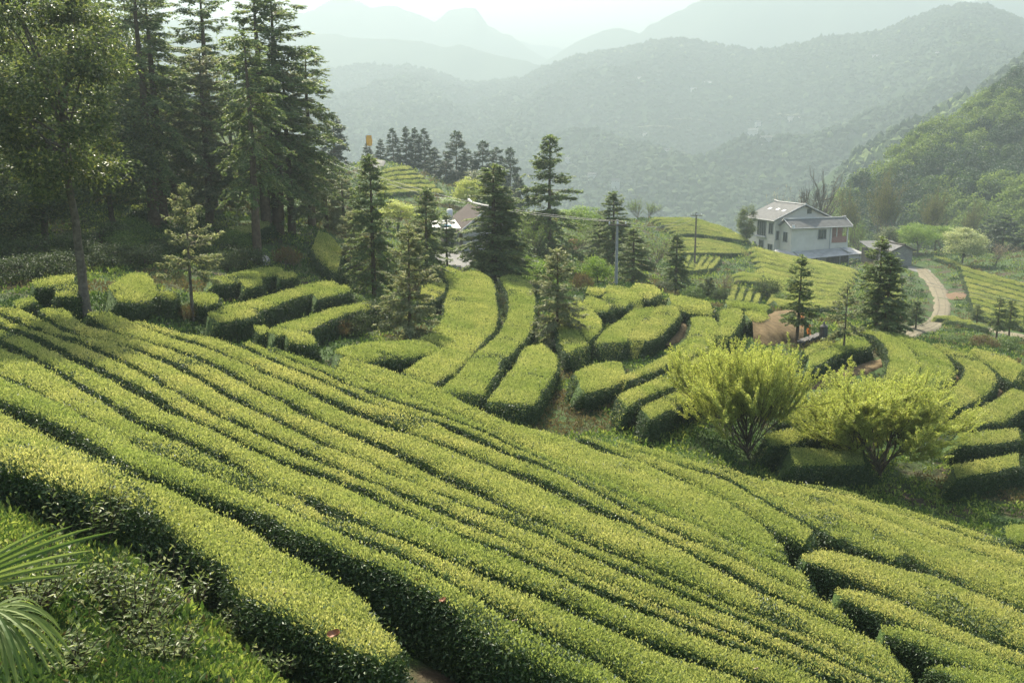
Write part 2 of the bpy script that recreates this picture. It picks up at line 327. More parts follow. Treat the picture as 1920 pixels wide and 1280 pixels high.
def tag(o, label, cat, group=None):
    o["label"] = label; o["category"] = cat
    if group: o["group"] = group
    return o
def empty(name, loc, label, cat, group=None, rz=0, sc=1):
    o = bpy.data.objects.new(name, None); C.objects.link(o); o.location = loc; o.rotation_euler = (0, 0, rz)
    o.scale = (sc, sc, sc) if np.ndim(sc) == 0 else sc
    o.empty_display_size = .3
    return tag(o, label, cat, group)
def structure(o, kind="structure"):
    o["kind"] = kind; return o
def copy_thing(root, loc, rz, sc, label, group=None):
    r = root.copy(); C.objects.link(r); r.location = loc; r.rotation_euler = (0, 0, rz)
    r.scale = (sc, sc, sc) if np.ndim(sc) == 0 else sc
    r["label"] = label
    if group: r["group"] = group
    for ch in list(root.children):
        c = ch.copy(); C.objects.link(c); c.parent = r
        for g in list(ch.children):
            d = g.copy(); C.objects.link(d); d.parent = c
    return r
ORD = "first second third fourth fifth sixth seventh eighth ninth tenth eleventh twelfth thirteenth fourteenth fifteenth sixteenth seventeenth eighteenth".split()

# ------------------------------------------------------------------ materials
def mat(name):
    m = bpy.data.materials.new(name); m.use_nodes = True
    n = m.node_tree; n.nodes.clear()
    return m, n, n.nodes.new("ShaderNodeOutputMaterial")
def ramp(n, fac, stops):
    r = n.nodes.new("ShaderNodeValToRGB"); e = r.color_ramp.elements
    while len(e) < len(stops): e.new(.5)
    for k, (p, c) in enumerate(stops):
        e[k].position = p; e[k].color = (*c, 1)
    n.links.new(fac, r.inputs[0]); return r.outputs[0]
def noise(n, scale, detail=4, rough=.6, co=None):
    t = n.nodes.new("ShaderNodeTexNoise"); t.inputs["Scale"].default_value = scale
    t.inputs["Detail"].default_value = detail; t.inputs["Roughness"].default_value = rough
    if co is None:
        g = n.nodes.new("ShaderNodeNewGeometry"); co = g.outputs["Position"]
    n.links.new(co, t.inputs["Vector"]); return t.outputs["Fac"]
def mix(n, a, b, fac, mode='MIX'):
    x = n.nodes.new("ShaderNodeMix"); x.data_type = 'RGBA'; x.blend_type = mode
    for s, k in ((a, 6), (b, 7)):
        if isinstance(s, tuple): x.inputs[k].default_value = (*s, 1)
        else: n.links.new(s, x.inputs[k])
    if isinstance(fac, (int, float)): x.inputs[0].default_value = fac
    else: n.links.new(fac, x.inputs[0])
    return x.outputs[2]
def bump(n, h, strength, dist):
    b = n.nodes.new("ShaderNodeBump"); b.inputs["Strength"].default_value = strength; b.inputs["Distance"].default_value = dist
    n.links.new(h, b.inputs["Height"]); return b.outputs[0]
def principled(n, out, col, rough=.6, spec=.3, nrm=None, metal=0):
    p = n.nodes.new("ShaderNodeBsdfPrincipled")
    if isinstance(col, tuple): p.inputs["Base Color"].default_value = (*col, 1)
    else: n.links.new(col, p.inputs["Base Color"])
    p.inputs["Roughness"].default_value = rough; p.inputs["Specular IOR Level"].default_value = spec
    p.inputs["Metallic"].default_value = metal
    if nrm is not None: n.links.new(nrm, p.inputs["Normal"])
    if out: n.links.new(p.outputs[0], out.inputs[0])
    return p.outputs[0]
def leaf_mat(name, stops, trans=.4, rough=.5, spec=.18, patch=None, patch_scale=.35, tcol=1.0, each=None):
    """leaves: every leaf its own tint, light shining through"""
    m, n, out = mat(name)
    g = n.nodes.new("ShaderNodeNewGeometry")
    col = ramp(n, g.outputs["Random Per Island"], stops)
    if patch:
        pr = ramp(n, noise(n, patch_scale, 3), [(.38, patch[0]), (.64, patch[1])])
        col = mix(n, col, pr, 1.0, 'MULTIPLY')
    if each:
        oi = n.nodes.new("ShaderNodeObjectInfo")
        col = mix(n, col, ramp(n, oi.outputs["Random"], each), 1.0, 'MULTIPLY')
    p = principled(n, None, col, rough, spec)
    t = n.nodes.new("ShaderNodeBsdfTranslucent")
    tc = mix(n, col, (1.0 * tcol, 1.0 * tcol, .75 * tcol), 1.0, 'MULTIPLY'); n.links.new(tc, t.inputs[0])
    x = n.nodes.new("ShaderNodeMixShader"); x.inputs[0].default_value = trans
    n.links.new(p, x.inputs[1]); n.links.new(t.outputs[0], x.inputs[2]); n.links.new(x.outputs[0], out.inputs[0])
    return m
def plain(name, c1, c2=None, scale=4, rough=.7, spec=.3, bmp=0, bscale=None, metal=0, detail=5):
    m, n, out = mat(name)
    col = c1
    if c2: col = ramp(n, noise(n, scale, detail), [(.35, c1), (.65, c2)])
    nr = bump(n, noise(n, bscale or scale * 4, 6), bmp, .05) if bmp else None
    principled(n, out, col, rough, spec, nr, metal); return m
PATCH = ((.78, .86, .74), (1.12, 1.08, 1.1))
M = {}
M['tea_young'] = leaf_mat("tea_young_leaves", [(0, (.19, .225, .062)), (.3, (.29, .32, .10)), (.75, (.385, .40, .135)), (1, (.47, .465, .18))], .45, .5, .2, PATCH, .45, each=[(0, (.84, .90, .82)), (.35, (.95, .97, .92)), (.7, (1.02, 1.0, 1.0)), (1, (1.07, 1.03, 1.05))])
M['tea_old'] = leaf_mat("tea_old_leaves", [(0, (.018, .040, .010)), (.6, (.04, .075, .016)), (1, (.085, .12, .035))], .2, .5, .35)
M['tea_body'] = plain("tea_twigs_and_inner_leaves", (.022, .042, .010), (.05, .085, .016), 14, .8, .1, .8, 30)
M['fir'] = leaf_mat("fir_needles", [(0, (.07, .105, .038)), (.5, (.14, .20, .066)), (.85, (.21, .27, .092)), (1, (.29, .29, .12))], .5, .5, .3)
M['fir_pale'] = leaf_mat("pale_fir_needles", [(0, (.10, .13, .055)), (.5, (.20, .23, .10)), (1, (.36, .35, .19))], .5, .5, .3)
M['fir_far'] = leaf_mat("dark_fir_needles", [(0, (.024, .044, .022)), (.6, (.05, .078, .036)), (1, (.085, .115, .048))], .3, .5, .3)
M['broad_dark'] = leaf_mat("dark_broad_leaves", [(0, (.042, .062, .02)), (.5, (.085, .12, .033)), (.85, (.15, .185, .05)), (1, (.24, .24, .075))], .5, .4, .35)
M['bush_dark'] = leaf_mat("dark_bush_leaves", [(0, (.02, .036, .013)), (.5, (.045, .07, .022)), (1, (.10, .13, .04))], .35)
M['hill_bright'] = leaf_mat("hillside_spring_leaves", [(0, (.09, .145, .026)), (1, (.19, .25, .05))], .45)
M['hill_mid'] = leaf_mat("hillside_green_leaves", [(0, (.045, .085, .022)), (1, (.09, .14, .036))], .4)
M['hill_dark'] = leaf_mat("hillside_dark_leaves", [(0, (.022, .048, .02)), (1, (.05, .085, .03))], .35)
M['broad_mid'] = leaf_mat("green_broad_leaves", [(0, (.035, .07, .014)), (.5, (.08, .14, .025)), (1, (.16, .22, .045))], .4, .45, .3)
M['broad_bright'] = leaf_mat("bright_spring_leaves", [(0, (.09, .16, .02)), (.5, (.16, .26, .035)), (1, (.28, .36, .06))], .45, .45, .25)
M['yellow'] = leaf_mat("yellow_green_spring_leaves", [(0, (.26, .31, .06)), (.5, (.40, .45, .10)), (1, (.57, .57, .17))], .5, .5, .2)
M['pale'] = leaf_mat("cream_green_blossom", [(0, (.20, .25, .09)), (.5, (.36, .40, .17)), (1, (.55, .55, .30))], .4, .5, .2)
M['olive'] = leaf_mat("brownish_green_buds", [(0, (.07, .08, .022)), (.5, (.12, .13, .035)), (1, (.20, .20, .06))], .35, .5, .2)
M['pink'] = leaf_mat("faded_pink_blossom", [(0, (.20, .15, .11)), (.5, (.32, .25, .18)), (1, (.36, .34, .18))], .35, .5, .2)
M['rust'] = leaf_mat("rusty_bracken", [(0, (.08, .05, .022)), (.5, (.15, .09, .035)), (1, (.12, .13, .04))], .3, .6, .2)
M['orange'] = leaf_mat("orange_leaves", [(0, (.45, .13, .03)), (.6, (.65, .22, .06)), (1, (.5, .35, .12))], .4, .5, .2)
M['weed'] = leaf_mat("weed_leaves", [(0, (.05, .10, .02)), (.5, (.13, .19, .035)), (1, (.30, .34, .08))], .45, .5, .25)
M['palm'] = leaf_mat("palm_blades", [(0, (.08, .13, .03)), (1, (.18, .23, .065))], .45, .5, .2)
M['bark'] = plain("brown_bark", (.06, .044, .03), (.12, .092, .06), 9, .9, .1, .6, 30)
M['bark_grey'] = plain("grey_bark", (.075, .062, .045), (.15, .125, .09), 7, .9, .1, .6, 30)
M['bark_red'] = plain("reddish_fir_bark", (.075, .05, .032), (.13, .095, .06), 6, .9, .1, .6, 30)
# ------------------------------------------------------------------ the ground: one sheet of hillside
def ground_mat():
    m, n, out = mat("hillside_soil_and_grass")
    soil = ramp(n, noise(n, 3.5, 8, .7), [(.3, (.022, .017, .011)), (.55, (.05, .038, .022)), (.75, (.085, .066, .04))])
    grass = ramp(n, noise(n, 5, 8, .7), [(.3, (.018, .034, .009)), (.5, (.034, .06, .015)), (.72, (.06, .09, .022))])
    far = ramp(n, noise(n, .35, 5), [(.36, (0, 0, 0)), (.5, (1, 1, 1))])
    col = mix(n, soil, grass, far)
    principled(n, out, col, .9, .1, bump(n, noise(n, 9, 8), .7, .12)); return m
M['ground'] = ground_mat()
az = np.radians(np.linspace(-112, 112, 300)); rr = np.geomspace(5.5, 470, 260)
A, R_ = np.meshgrid(az, rr)
XY = np.stack([R_ * np.sin(A), R_ * np.cos(A) - 14], -1)
GZ = ground(XY.reshape(-1, 2)).reshape(XY.shape[:2])
far_fall = np.clip((R_ - 300) / 170, 0, 1)
GZ = GZ * (1 - far_fall) + far_fall * np.minimum(GZ, -95)
GZ = np.clip(GZ, -130, 40)
nz = fbm(XY.reshape(-1, 2) * .8, 4, 3).reshape(XY.shape[:2])
GZ = GZ + nz * np.clip(R_ / 400, .03, .5)
g = Geo(); g.grid(np.concatenate([XY, GZ[..., None]], -1)[:, ::-1])
structure(g.obj("ground", M['ground']))

NO_GRASS = []
def drape(name, edge_a, edge_b, mtl, lift=.05, n=60, m=12, ragged=0.0, ymax=400, dome=0):
    """a strip of surface lying on the ground between two edges given in photo pixels"""
    a, b = smooth(resample(cast(polyline(edge_a), 0, ymax=ymax), n), 3), smooth(resample(cast(polyline(edge_b), 0, ymax=ymax), n), 3)
    u = np.linspace(0, 1, m)[None, :, None]
    P = a[:, None] * (1 - u) + b[:, None] * u
    if ragged:
        w = np.linalg.norm(a - b, axis=1)[:, None, None]
        k = fbm(P[..., :2].reshape(-1, 2) * .9, 3, 5).reshape(n, m, 1)
        P = P + unit(a - b)[:, None] * (u - .5) * 2 * k * ragged * np.minimum(w, 3)
    z = ground(P[..., :2].reshape(-1, 2)).reshape(n, m)
    uu = np.linspace(0, 1, m)[None]
    edge = np.minimum(1, np.minimum(uu, 1 - uu) * m / 1.2)
    P[..., 2] = z + lift * edge - .12 * (1 - edge) + dome * (1 - (2 * uu - 1) ** 2)
    # the ground mesh is coarser than its formula: stay above it
    P[..., 2] += np.clip(P[..., 1:2].squeeze(-1) / 400, .03, .5) * .45
    NO_GRASS.append(P[:, ::2, :2].reshape(-1, 2))
    g = Geo(); g.grid(P); o = g.obj(name, mtl)
    return structure(o)
M['dirt'] = plain("bare_brown_earth", (.075, .053, .024), (.14, .102, .05), 2.5, .95, .1, .8, 12)
M['red_dirt'] = plain("reddish_earth", (.10, .064, .036), (.14, .095, .055), 2, .95, .1, .8, 8)
def road_mat():
    m, n, out = mat("pale_dusty_track")
    base = ramp(n, noise(n, 1.2, 8, .7), [(.3, (.095, .082, .052)), (.6, (.15, .132, .086))])
    col = mix(n, base, (.10, .095, .06), ramp(n, noise(n, .5, 6), [(.52, (0, 0, 0)), (.66, (.8, .8, .8))]))
    principled(n, out, col, .95, .1, bump(n, noise(n, 6, 6), .5, .08)); return m
M['road'] = road_mat()
M['concrete'] = plain("pale_concrete", (.10, .098, .084), (.14, .137, .118), .8, .9, .2, .2, 8)
drape("dirt_road", "1712 505 1728 522 1742 540 1750 560 1752 580 1744 596 1722 608 1700 617 1676 628", "1744 507 1760 524 1776 545 1782 565 1782 590 1774 608 1752 622 1722 630 1690 636", M['road'], .06, 90, 10, .12)
_ea, _eb = resample(polyline("1712 505 1728 522 1742 540 1750 560 1752 580 1744 596 1722 608 1700 617 1676 628"), 30), resample(polyline("1744 507 1760 524 1776 545 1782 565 1782 590 1774 608 1752 622 1722 630 1690 636"), 30)
M['rut'] = plain("packed_rut_gravel", (.07, .06, .038), (.155, .136, .09), 2.2, .95, .1, .5, 8)
for a_, b_ in ((.22, .36), (.62, .76)):
    _q = lambda f: " ".join("%.1f %.1f" % tuple(v) for v in _ea * (1 - f) + _eb * f)
    drape("wheel_rut", _q(a_), _q(b_), M['rut'], .075, 90, 5, .35)
drape("side_path", "1780 604 1820 610 1860 618 1925 630", "1778 609 1820 615 1860 623 1925 636", M['road'], .05, 40, 6, .2)
drape("concrete_forecourt", "1700 499 1712 500 1726 504 1744 508", "1704 508 1716 512 1732 514 1746 513", M['concrete'], .05, 20, 6)
drape("courtyard", "806 474 850 470 900 468", "830 497 860 506 880 500", M['concrete'], .05, 30, 10)
drape("ridge_road", "688 296 700 291 714 293 722 300", "700 320 712 317 720 312 724 305", M['concrete'], .1, 24, 8)
drape("bare_earth_mound", "1405 612 1440 598 1480 594 1508 600", "1412 640 1440 648 1475 645 1506 640", M['dirt'], .25, 40, 16, .15, dome=.5)
drape("earth_path", "1504 712 1540 700 1600 690 1650 672", "1504 740 1545 722 1610 706 1655 692", M['dirt'], .06, 40, 10, .25)
drape("earth_gap", "1792 680 1798 694 1786 710 1760 726", "1810 690 1812 700 1796 718 1768 732", M['dirt'], .06, 24, 6, .1)
drape("earth_gap", "1878 706 1884 722 1866 738 1840 752", "1898 722 1892 732 1870 748 1846 756", M['dirt'], .06, 24, 6, .1)
drape("red_soil_patch", "1772 552 1790 548 1815 549", "1776 562 1795 562 1818 559", M['red_dirt'], .06, 20, 8, .3)
drape("terrace_bank_earth", "1230 650 1250 632 1268 614 1276 604", "1258 652 1276 636 1286 620 1290 608", M['dirt'], .06, 24, 8, .25)
drape("sandy_yard", "1050 462 1078 452 1100 450", "1056 474 1084 468 1106 462", M['red_dirt'], .06, 20, 8, .2)

# ------------------------------------------------------------------ far mountains
def mountain_mat(name, c1, c2, c3, sc):
    m, n, out = mat(name)
    a = ramp(n, noise(n, sc, 8, .65), [(.3, c1), (.5, c2), (.72, c3)])
    principled(n, out, a, .95, .05, bump(n, noise(n, sc * 6, 6), 1, 3.0)); return m
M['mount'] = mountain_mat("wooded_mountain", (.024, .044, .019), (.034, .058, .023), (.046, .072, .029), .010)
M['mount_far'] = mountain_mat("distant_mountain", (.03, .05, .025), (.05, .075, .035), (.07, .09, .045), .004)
M['field_strip'] = plain("far_field_strip", (.07, .085, .038), (.10, .105, .055), .05, .95, .05)
MT = {}
def mountain(name, ridge, Yr, foot_Y, foot_z, mtl, amp, nr=240, nt_=90, power=1.0, spurs=1.0, seed=1, back=0.8):
    """a mountain whose skyline is RIDGE (photo pixels) at distance Yr, its foot at foot_Y"""
    P = resample(polyline(ridge), nr)
    Yr = np.interp(P[:, 0], *Yr) if isinstance(Yr, tuple) else np.full(nr, float(Yr))
    top = ray(P[:, 0], P[:, 1]) * Yr[:, None]
    jag = fbm(np.c_[P[:, 0] * .05, np.zeros(nr)], 4, seed) * amp * .05
    top[:, 2] += jag
    fz = np.interp(P[:, 0], *foot_z) if isinstance(foot_z, tuple) else np.full(nr, float(foot_z))
    fy = np.interp(P[:, 0], *foot_Y) if isinstance(foot_Y, tuple) else np.full(nr, float(foot_Y))
    foot = np.stack([top[:, 0] / top[:, 1] * fy * 1.05, fy, fz], -1)
    t = np.linspace(0, 1, nt_)
    G = foot[:, None] * (1 - t[None, :, None]) + top[:, None] * t[None, :, None]
    zz = foot[:, 2:3] + (top[:, 2:3] - foot[:, 2:3]) * t[None] ** power
    q = np.stack([G[..., 0], G[..., 1] * .5], -1).reshape(-1, 2) / (amp * 5)
    rid = (1 - 2 * np.abs(fbm(q, 4, seed + 5))).reshape(nr, nt_)
    w = np.sin(np.pi * t)[None] ** .8
    zz = zz + amp * spurs * (rid - .6) * w + amp * .12 * fbm(q * 7, 3, seed + 9).reshape(nr, nt_) * np.minimum(w * 2, 1)
    G[..., 2] = zz
    tb = np.linspace(0, 1, 14)[1:]
    B = top[:, None] + np.stack([top[:, None, 0] * 0 + tb * 0, tb * back * (Yr - fy)[:, None], -(top[:, 2] - fz)[:, None] * tb ** 1.3], -1)
    full = np.concatenate([G, B], 1)
    bott = full.copy(); bott[..., 2] = np.minimum(full[..., 2], fz[:, None]) - 25
    g = Geo(); g.grid(full[:, ::-1]); g.grid(bott)
    for e, fl in ((0, False), (-1, True)):
        w_ = np.stack([full[e], bott[e]], 0); g.grid(w_ if fl else w_[::-1], 0, False)
    for col in (0, -1):
        w_ = np.stack([full[:, col], bott[:, col]], 0); g.grid(w_ if col == -1 else w_[::-1], 0, False)
    o = structure(g.obj(name, mtl)); MT[name] = (G, top); return G
GB = mountain("mountain", "-400 60 -100 80 200 70 380 80 480 95 560 118 600 132 640 128 680 119 720 126 760 124 805 131 850 148 900 158 950 151 980 149 1015 132 1050 117 1100 104 1150 96 1190 87 1230 77 1265 76 1300 76 1350 85 1400 96 1450 96 1500 84 1560 71 1610 68 1650 62 1700 42 1760 18 1800 9 1845 13 1900 34 1960 60 2060 90 2200 140",
              ([-400, 900, 1400, 2200], [1900, 1750, 1500, 1250]), ([300, 900, 1300, 1700, 2200], [720, 760, 720, 620, 560]), -92, M['mount'], 60, 300, 110, 1.15, 1.25, 3)
GR2 = mountain("hillside", "1400 440 1480 410 1545 360 1575 330 1600 296 1640 270 1700 238 1760 205 1830 172 1880 136 1925 104 2000 60 2100 20 2250 -30",
               ([1500, 2250], [560, 700]), ([1500, 2250], [380, 330]), -75, M['mount'], 22, 160, 60, 1.0, .7, 8)
GR1 = mountain("wooded_hillside", "1430 470 1500 452 1545 425 1580 386 1610 352 1650 326 1690 296 1740 262 1780 240 1820 214 1860 190 1900 160 1930 140 2000 100 2100 60 2250 0",
               ([1560, 2250], [270, 400]), ([1560, 2250], [200, 215]), ([1560, 1800, 2250], [-50, -40, -20]), M['mount'], 9, 160, 60, .95, .7, 12)
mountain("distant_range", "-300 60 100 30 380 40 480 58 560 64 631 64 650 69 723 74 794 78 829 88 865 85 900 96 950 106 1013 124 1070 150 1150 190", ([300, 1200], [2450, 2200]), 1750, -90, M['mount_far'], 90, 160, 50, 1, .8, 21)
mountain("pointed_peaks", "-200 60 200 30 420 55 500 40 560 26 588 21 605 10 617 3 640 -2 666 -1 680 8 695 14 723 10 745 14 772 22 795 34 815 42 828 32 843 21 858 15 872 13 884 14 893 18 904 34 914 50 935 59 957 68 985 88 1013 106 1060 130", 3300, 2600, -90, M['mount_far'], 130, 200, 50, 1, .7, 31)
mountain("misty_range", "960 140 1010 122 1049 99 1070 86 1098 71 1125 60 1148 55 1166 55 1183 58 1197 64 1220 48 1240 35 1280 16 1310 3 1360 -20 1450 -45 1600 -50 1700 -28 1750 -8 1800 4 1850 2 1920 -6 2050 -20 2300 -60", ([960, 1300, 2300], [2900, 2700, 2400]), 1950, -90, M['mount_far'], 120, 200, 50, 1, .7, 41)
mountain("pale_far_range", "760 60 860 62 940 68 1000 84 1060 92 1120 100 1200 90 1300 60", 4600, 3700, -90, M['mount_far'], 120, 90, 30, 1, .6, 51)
g = Geo(); g.grid(np.array([[[x, y, -96 if y < 900 else -112] for y in (330, 900, 2500, 9000)] for x in (-5000, -800, 800, 5000)], float)[::-1])
structure(g.obj("valley_floor", M['mount']))

# woods on the far slopes, crowns too many and too far to count
def crowns(P, R, mtl_n, name, mats, squash=.9, seg=None, r=None):
    r = r or np.random.default_rng(5)
    base = np.array([[0, 0, 1], [.9, 0, .45], [.28, .85, .45], [-.73, .53, .45], [-.73, -.53, .45], [.28, -.85, .45], [.73, .53, -.3], [-.28, .85, -.3], [-.9, 0, -.3], [-.28, -.85, -.3], [.73, -.53, -.3]])
    tri = np.array([[0, 1, 2], [0, 2, 3], [0, 3, 4], [0, 4, 5], [0, 5, 1], [1, 6, 2], [2, 6, 7], [2, 7, 3], [3, 7, 8], [3, 8, 4], [4, 8, 9], [4, 9, 5], [5, 9, 10], [5, 10, 1], [1, 10, 6]])
    k = len(P); V = base[None] * (1 + r.normal(0, .22, (k, 11, 1))) * R[:, None, None]
    V[..., 2] *= squash * r.uniform(.8, 1.5, (k, 1)); V = V + P[:, None]
    g = Geo()
    for s in range(len(mats)):
        sel = np.nonzero(mtl_n == s)[0]
        f = (tri[None] + (np.arange(len(sel)) * 11)[:, None, None]).reshape(-1, 3)
        g.add(V[sel].reshape(-1, 3), f, s)
    return structure(g.obj(name, mats), "stuff")
def island(name, stops):
    m, n, out = mat(name)
    gg = n.nodes.new("ShaderNodeNewGeometry")
    principled(n, out, ramp(n, gg.outputs["Random Per Island"], stops), .9, .1); return m
M['wood_dark'] = island("dark_far_trees", [(0, (.028, .048, .02)), (1, (.04, .064, .025))])
M['wood_mid'] = island("green_far_trees", [(0, (.038, .062, .023)), (1, (.054, .082, .029))])
M['wood_light'] = island("light_far_trees", [(0, (.09, .13, .035)), (1, (.15, .19, .055))])
def on_mountain(G, k, r, tmin=0.0, tmax=1.0):
    a, b = G.shape[:2]; i = r.uniform(0, a - 1.001, k); j = r.uniform(tmin * (b - 1), tmax * (b - 1) - .001, k)
    i0, j0 = i.astype(int), j.astype(int); fi, fj = (i - i0)[:, None], (j - j0)[:, None]
    return G[i0, j0] * (1 - fi) * (1 - fj) + G[i0 + 1, j0] * fi * (1 - fj) + G[i0, j0 + 1] * (1 - fi) * fj + G[i0 + 1, j0 + 1] * fi * fj
r_ = np.random.default_rng(7)
P = np.concatenate([on_mountain(GB, 9000, r_, .8, 1.0), on_mountain(GB, 46000, r_)]); nzv = fbm(P[:, :2] / 90, 3, 4)
keep = nzv + r_.normal(0, .12, len(P)) > -.62; P, nzv = P[keep], nzv[keep]
mi = np.where(nzv > .12, 1, 0); mi = np.where(r_.random(len(P)) < .015, 2, mi)
P[:, 2] += 1.5
crowns(P, r_.uniform(2.0, 4.2, len(P)), mi, "mountain_forest", [M['wood_dark'], M['wood_mid'], M['wood_light']], .95, r=r_)
P = on_mountain(GR2, 11000, r_); mi = np.where(fbm(P[:, :2] / 30, 3, 9) + r_.normal(0, .15, len(P)) > .34, 2, np.where(r_.random(len(P)) < .5, 1, 0))
P[:, 2] += 1.5
crowns(P, r_.uniform(1.5, 3.0, len(P)), mi, "hillside_forest", [M['wood_dark'], M['wood_mid'], M['wood_light']], 1.15, r=r_)
# ------------------------------------------------------------------ tea hedges
N_LEAF = [0]
def hedge(F, N, h, label, group, p=6.5, gap=0.0, seed=0, leaf=1.0, under=.86, dens=1.0, end=.55):
    """a clipped tea hedge whose flat top runs between the curves F (far) and N (near)"""
    r = np.random.default_rng(seed + 100)
    mid = (resample(F, 40) + resample(N, 40)) / 2; Yd = mid[:, 1].mean(); ymin = mid[:, 1].min()
    L = np.linalg.norm(np.diff(mid, axis=0), axis=1).sum()
    ds = np.clip(.018 * Yd, .16, .8); n = int(np.clip(L / ds, 8, 260))
    F, N = smooth(resample(F, n), 2), smooth(resample(N, n), 2)
    across = F - N; wd = np.linalg.norm(across[:, :2], axis=1)
    inset = np.minimum(gap / 2, wd * .3)[:, None]; d = across / np.maximum(wd, .01)[:, None]
    F, N = F - d * inset, N + d * inset
    s = np.r_[0, np.cumsum(np.linalg.norm(np.diff((F + N) / 2, axis=0), axis=1))]; s = s / s[-1] * L
    de = np.clip(np.minimum(s, L - s) / min(end * 1.0, L * .35), 0, 1)
    e = np.sqrt(np.clip(1 - (1 - de) ** 2, 0.0, 1)); ew = .35 + .65 * e; eh = np.where(de < .02, .0, .72 + .28 * e)
    m = 21 if Yd < 34 else 15
    ph = np.linspace(math.pi, 0, m)
    cx = np.sign(np.cos(ph)) * np.abs(np.cos(ph)) ** (2 / p); sz = np.abs(np.sin(ph)) ** (2 / p)
    cxx = cx * (under + (1 - under) * np.minimum(1, sz * 1.6))
    u = .5 + .5 * cxx[None] * ew[:, None]
    P = N[:, None] * (1 - u[..., None]) + F[:, None] * u[..., None]
    ub = .5 + .5 * np.linspace(-1, 1, m)[None] * ew[:, None]
    gz = ground(P[..., :2].reshape(-1, 2)).reshape(n, m)
    hv = h * (1 + .07 * fbm(np.c_[s * .35, np.zeros(n)], 3, seed))
    P[..., 2] = gz - .12 + (hv[:, None] * eh[:, None] + .12) * sz[None]
    q = P.reshape(-1, 3)
    a = .055 + .0006 * Yd
    nzv = np.stack([fbm(q * 2.2, 3, seed + 1), fbm(q * 2.2, 3, seed + 2), fbm(q * 1.7, 3, seed + 3)], -1) * np.array([a, a, a * 1.1])
    P = (q + nzv).reshape(n, m, 3)
    o0 = np.array([mid[20, 0], mid[20, 1], ground(mid[20:21, :2])[0]])
    g = Geo(); g.grid(P - o0, 0, True)
    # leaves over the clipped surface
    A, B, Cc, Dd = P[:-1, :-1], P[:-1, 1:], P[1:, 1:], P[1:, :-1]
    nr = np.cross(Cc - A, B - Dd).reshape(-1, 3); ar = np.linalg.norm(nr, axis=1) / 2; nr = nr / np.maximum(2 * ar, 1e-9)[:, None]
    flip = np.sign((nr * np.array([0, 0, 1.])).sum(-1)); top_mid = nr[len(nr) // 2]
    cen = ((A + B + Cc + Dd) / 4).reshape(-1, 3)
    axis = np.repeat(((F + N) / 2)[:-1], m - 1, 0); axis[:, 2] = cen[:, 2] - .3
    sg = np.sign(((cen - axis) * nr).sum(-1)); nr = nr * np.where(sg == 0, 1, sg)[:, None]
    Yc = cen[:, 1]
    LL = (.029 + .00112 * Yc) * leaf
    upn = np.clip(nr[:, 2], 0, 1)
    # only sides one could see from the photographer's path get dense leaves
    see = np.clip(-(nr * unit(cen)).sum(-1) * 4 + .6, .12, 1)
    dn = 1.75 / (LL * LL * .225) * ar * see * dens
    cnt = r.poisson(dn); idx = np.repeat(np.arange(len(cen)), cnt); k = len(idx); N_LEAF[0] += k
    a_, b_ = r.random((k, 1)), r.random((k, 1))
    fa = lambda X: X.reshape(-1, 3)[idx]
    pos = fa(A) * (1 - a_) * (1 - b_) + fa(B) * (1 - a_) * b_ + fa(Cc) * a_ * b_ + fa(Dd) * a_ * (1 - b_) - o0
    nn = nr[idx]; up = upn[idx]; l0 = LL[idx]
    rv = r.normal(0, 1, (k, 3))
    worn = np.clip(fbm((pos + o0) * .75, 3, seed + 11) * 3.0 - .95, 0, .55)
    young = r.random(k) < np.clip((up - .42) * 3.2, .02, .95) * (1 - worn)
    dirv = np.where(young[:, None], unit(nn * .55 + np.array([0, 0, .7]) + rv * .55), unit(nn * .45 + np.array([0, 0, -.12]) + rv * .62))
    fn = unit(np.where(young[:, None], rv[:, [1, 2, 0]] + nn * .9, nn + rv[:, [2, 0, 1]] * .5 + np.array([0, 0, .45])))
    lift = r.uniform(-.02, .045, (k, 1)) * (1 + ymin / 30) + (r.random((k, 1)) < .05) * r.uniform(.02, .11, (k, 1))
    pos = pos + nn * lift
    ls = l0 * r.uniform(.6, 1.25, k)
    y = young
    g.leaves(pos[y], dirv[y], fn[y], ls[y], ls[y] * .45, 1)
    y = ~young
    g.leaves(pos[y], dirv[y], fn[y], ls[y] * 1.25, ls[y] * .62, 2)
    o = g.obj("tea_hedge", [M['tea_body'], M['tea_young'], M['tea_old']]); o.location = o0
    return tag(o, label, "tea hedge", group)
def lead_out(P):
    """rows that enter at the left picture edge go on beyond it"""
    off = lambda q: q[0] <= 1 or q[0] >= 1918 or q[1] >= 1274
    def go(a, b):
        d = a - b; return a + d / np.linalg.norm(d) * 300 if a[0] >= 1918 else a + d / np.linalg.norm(d) * 110
    if off(P[0]): P = np.concatenate([[go(P[0], P[2])], P])
    if off(P[-1]): P = np.concatenate([P, [go(P[-1], P[-3])]])
    return P
G3 = [cast(lead_out(polyline(s)), TOPH, ymax=34) for s in GAPS.split("\n")]
GAPW = .54
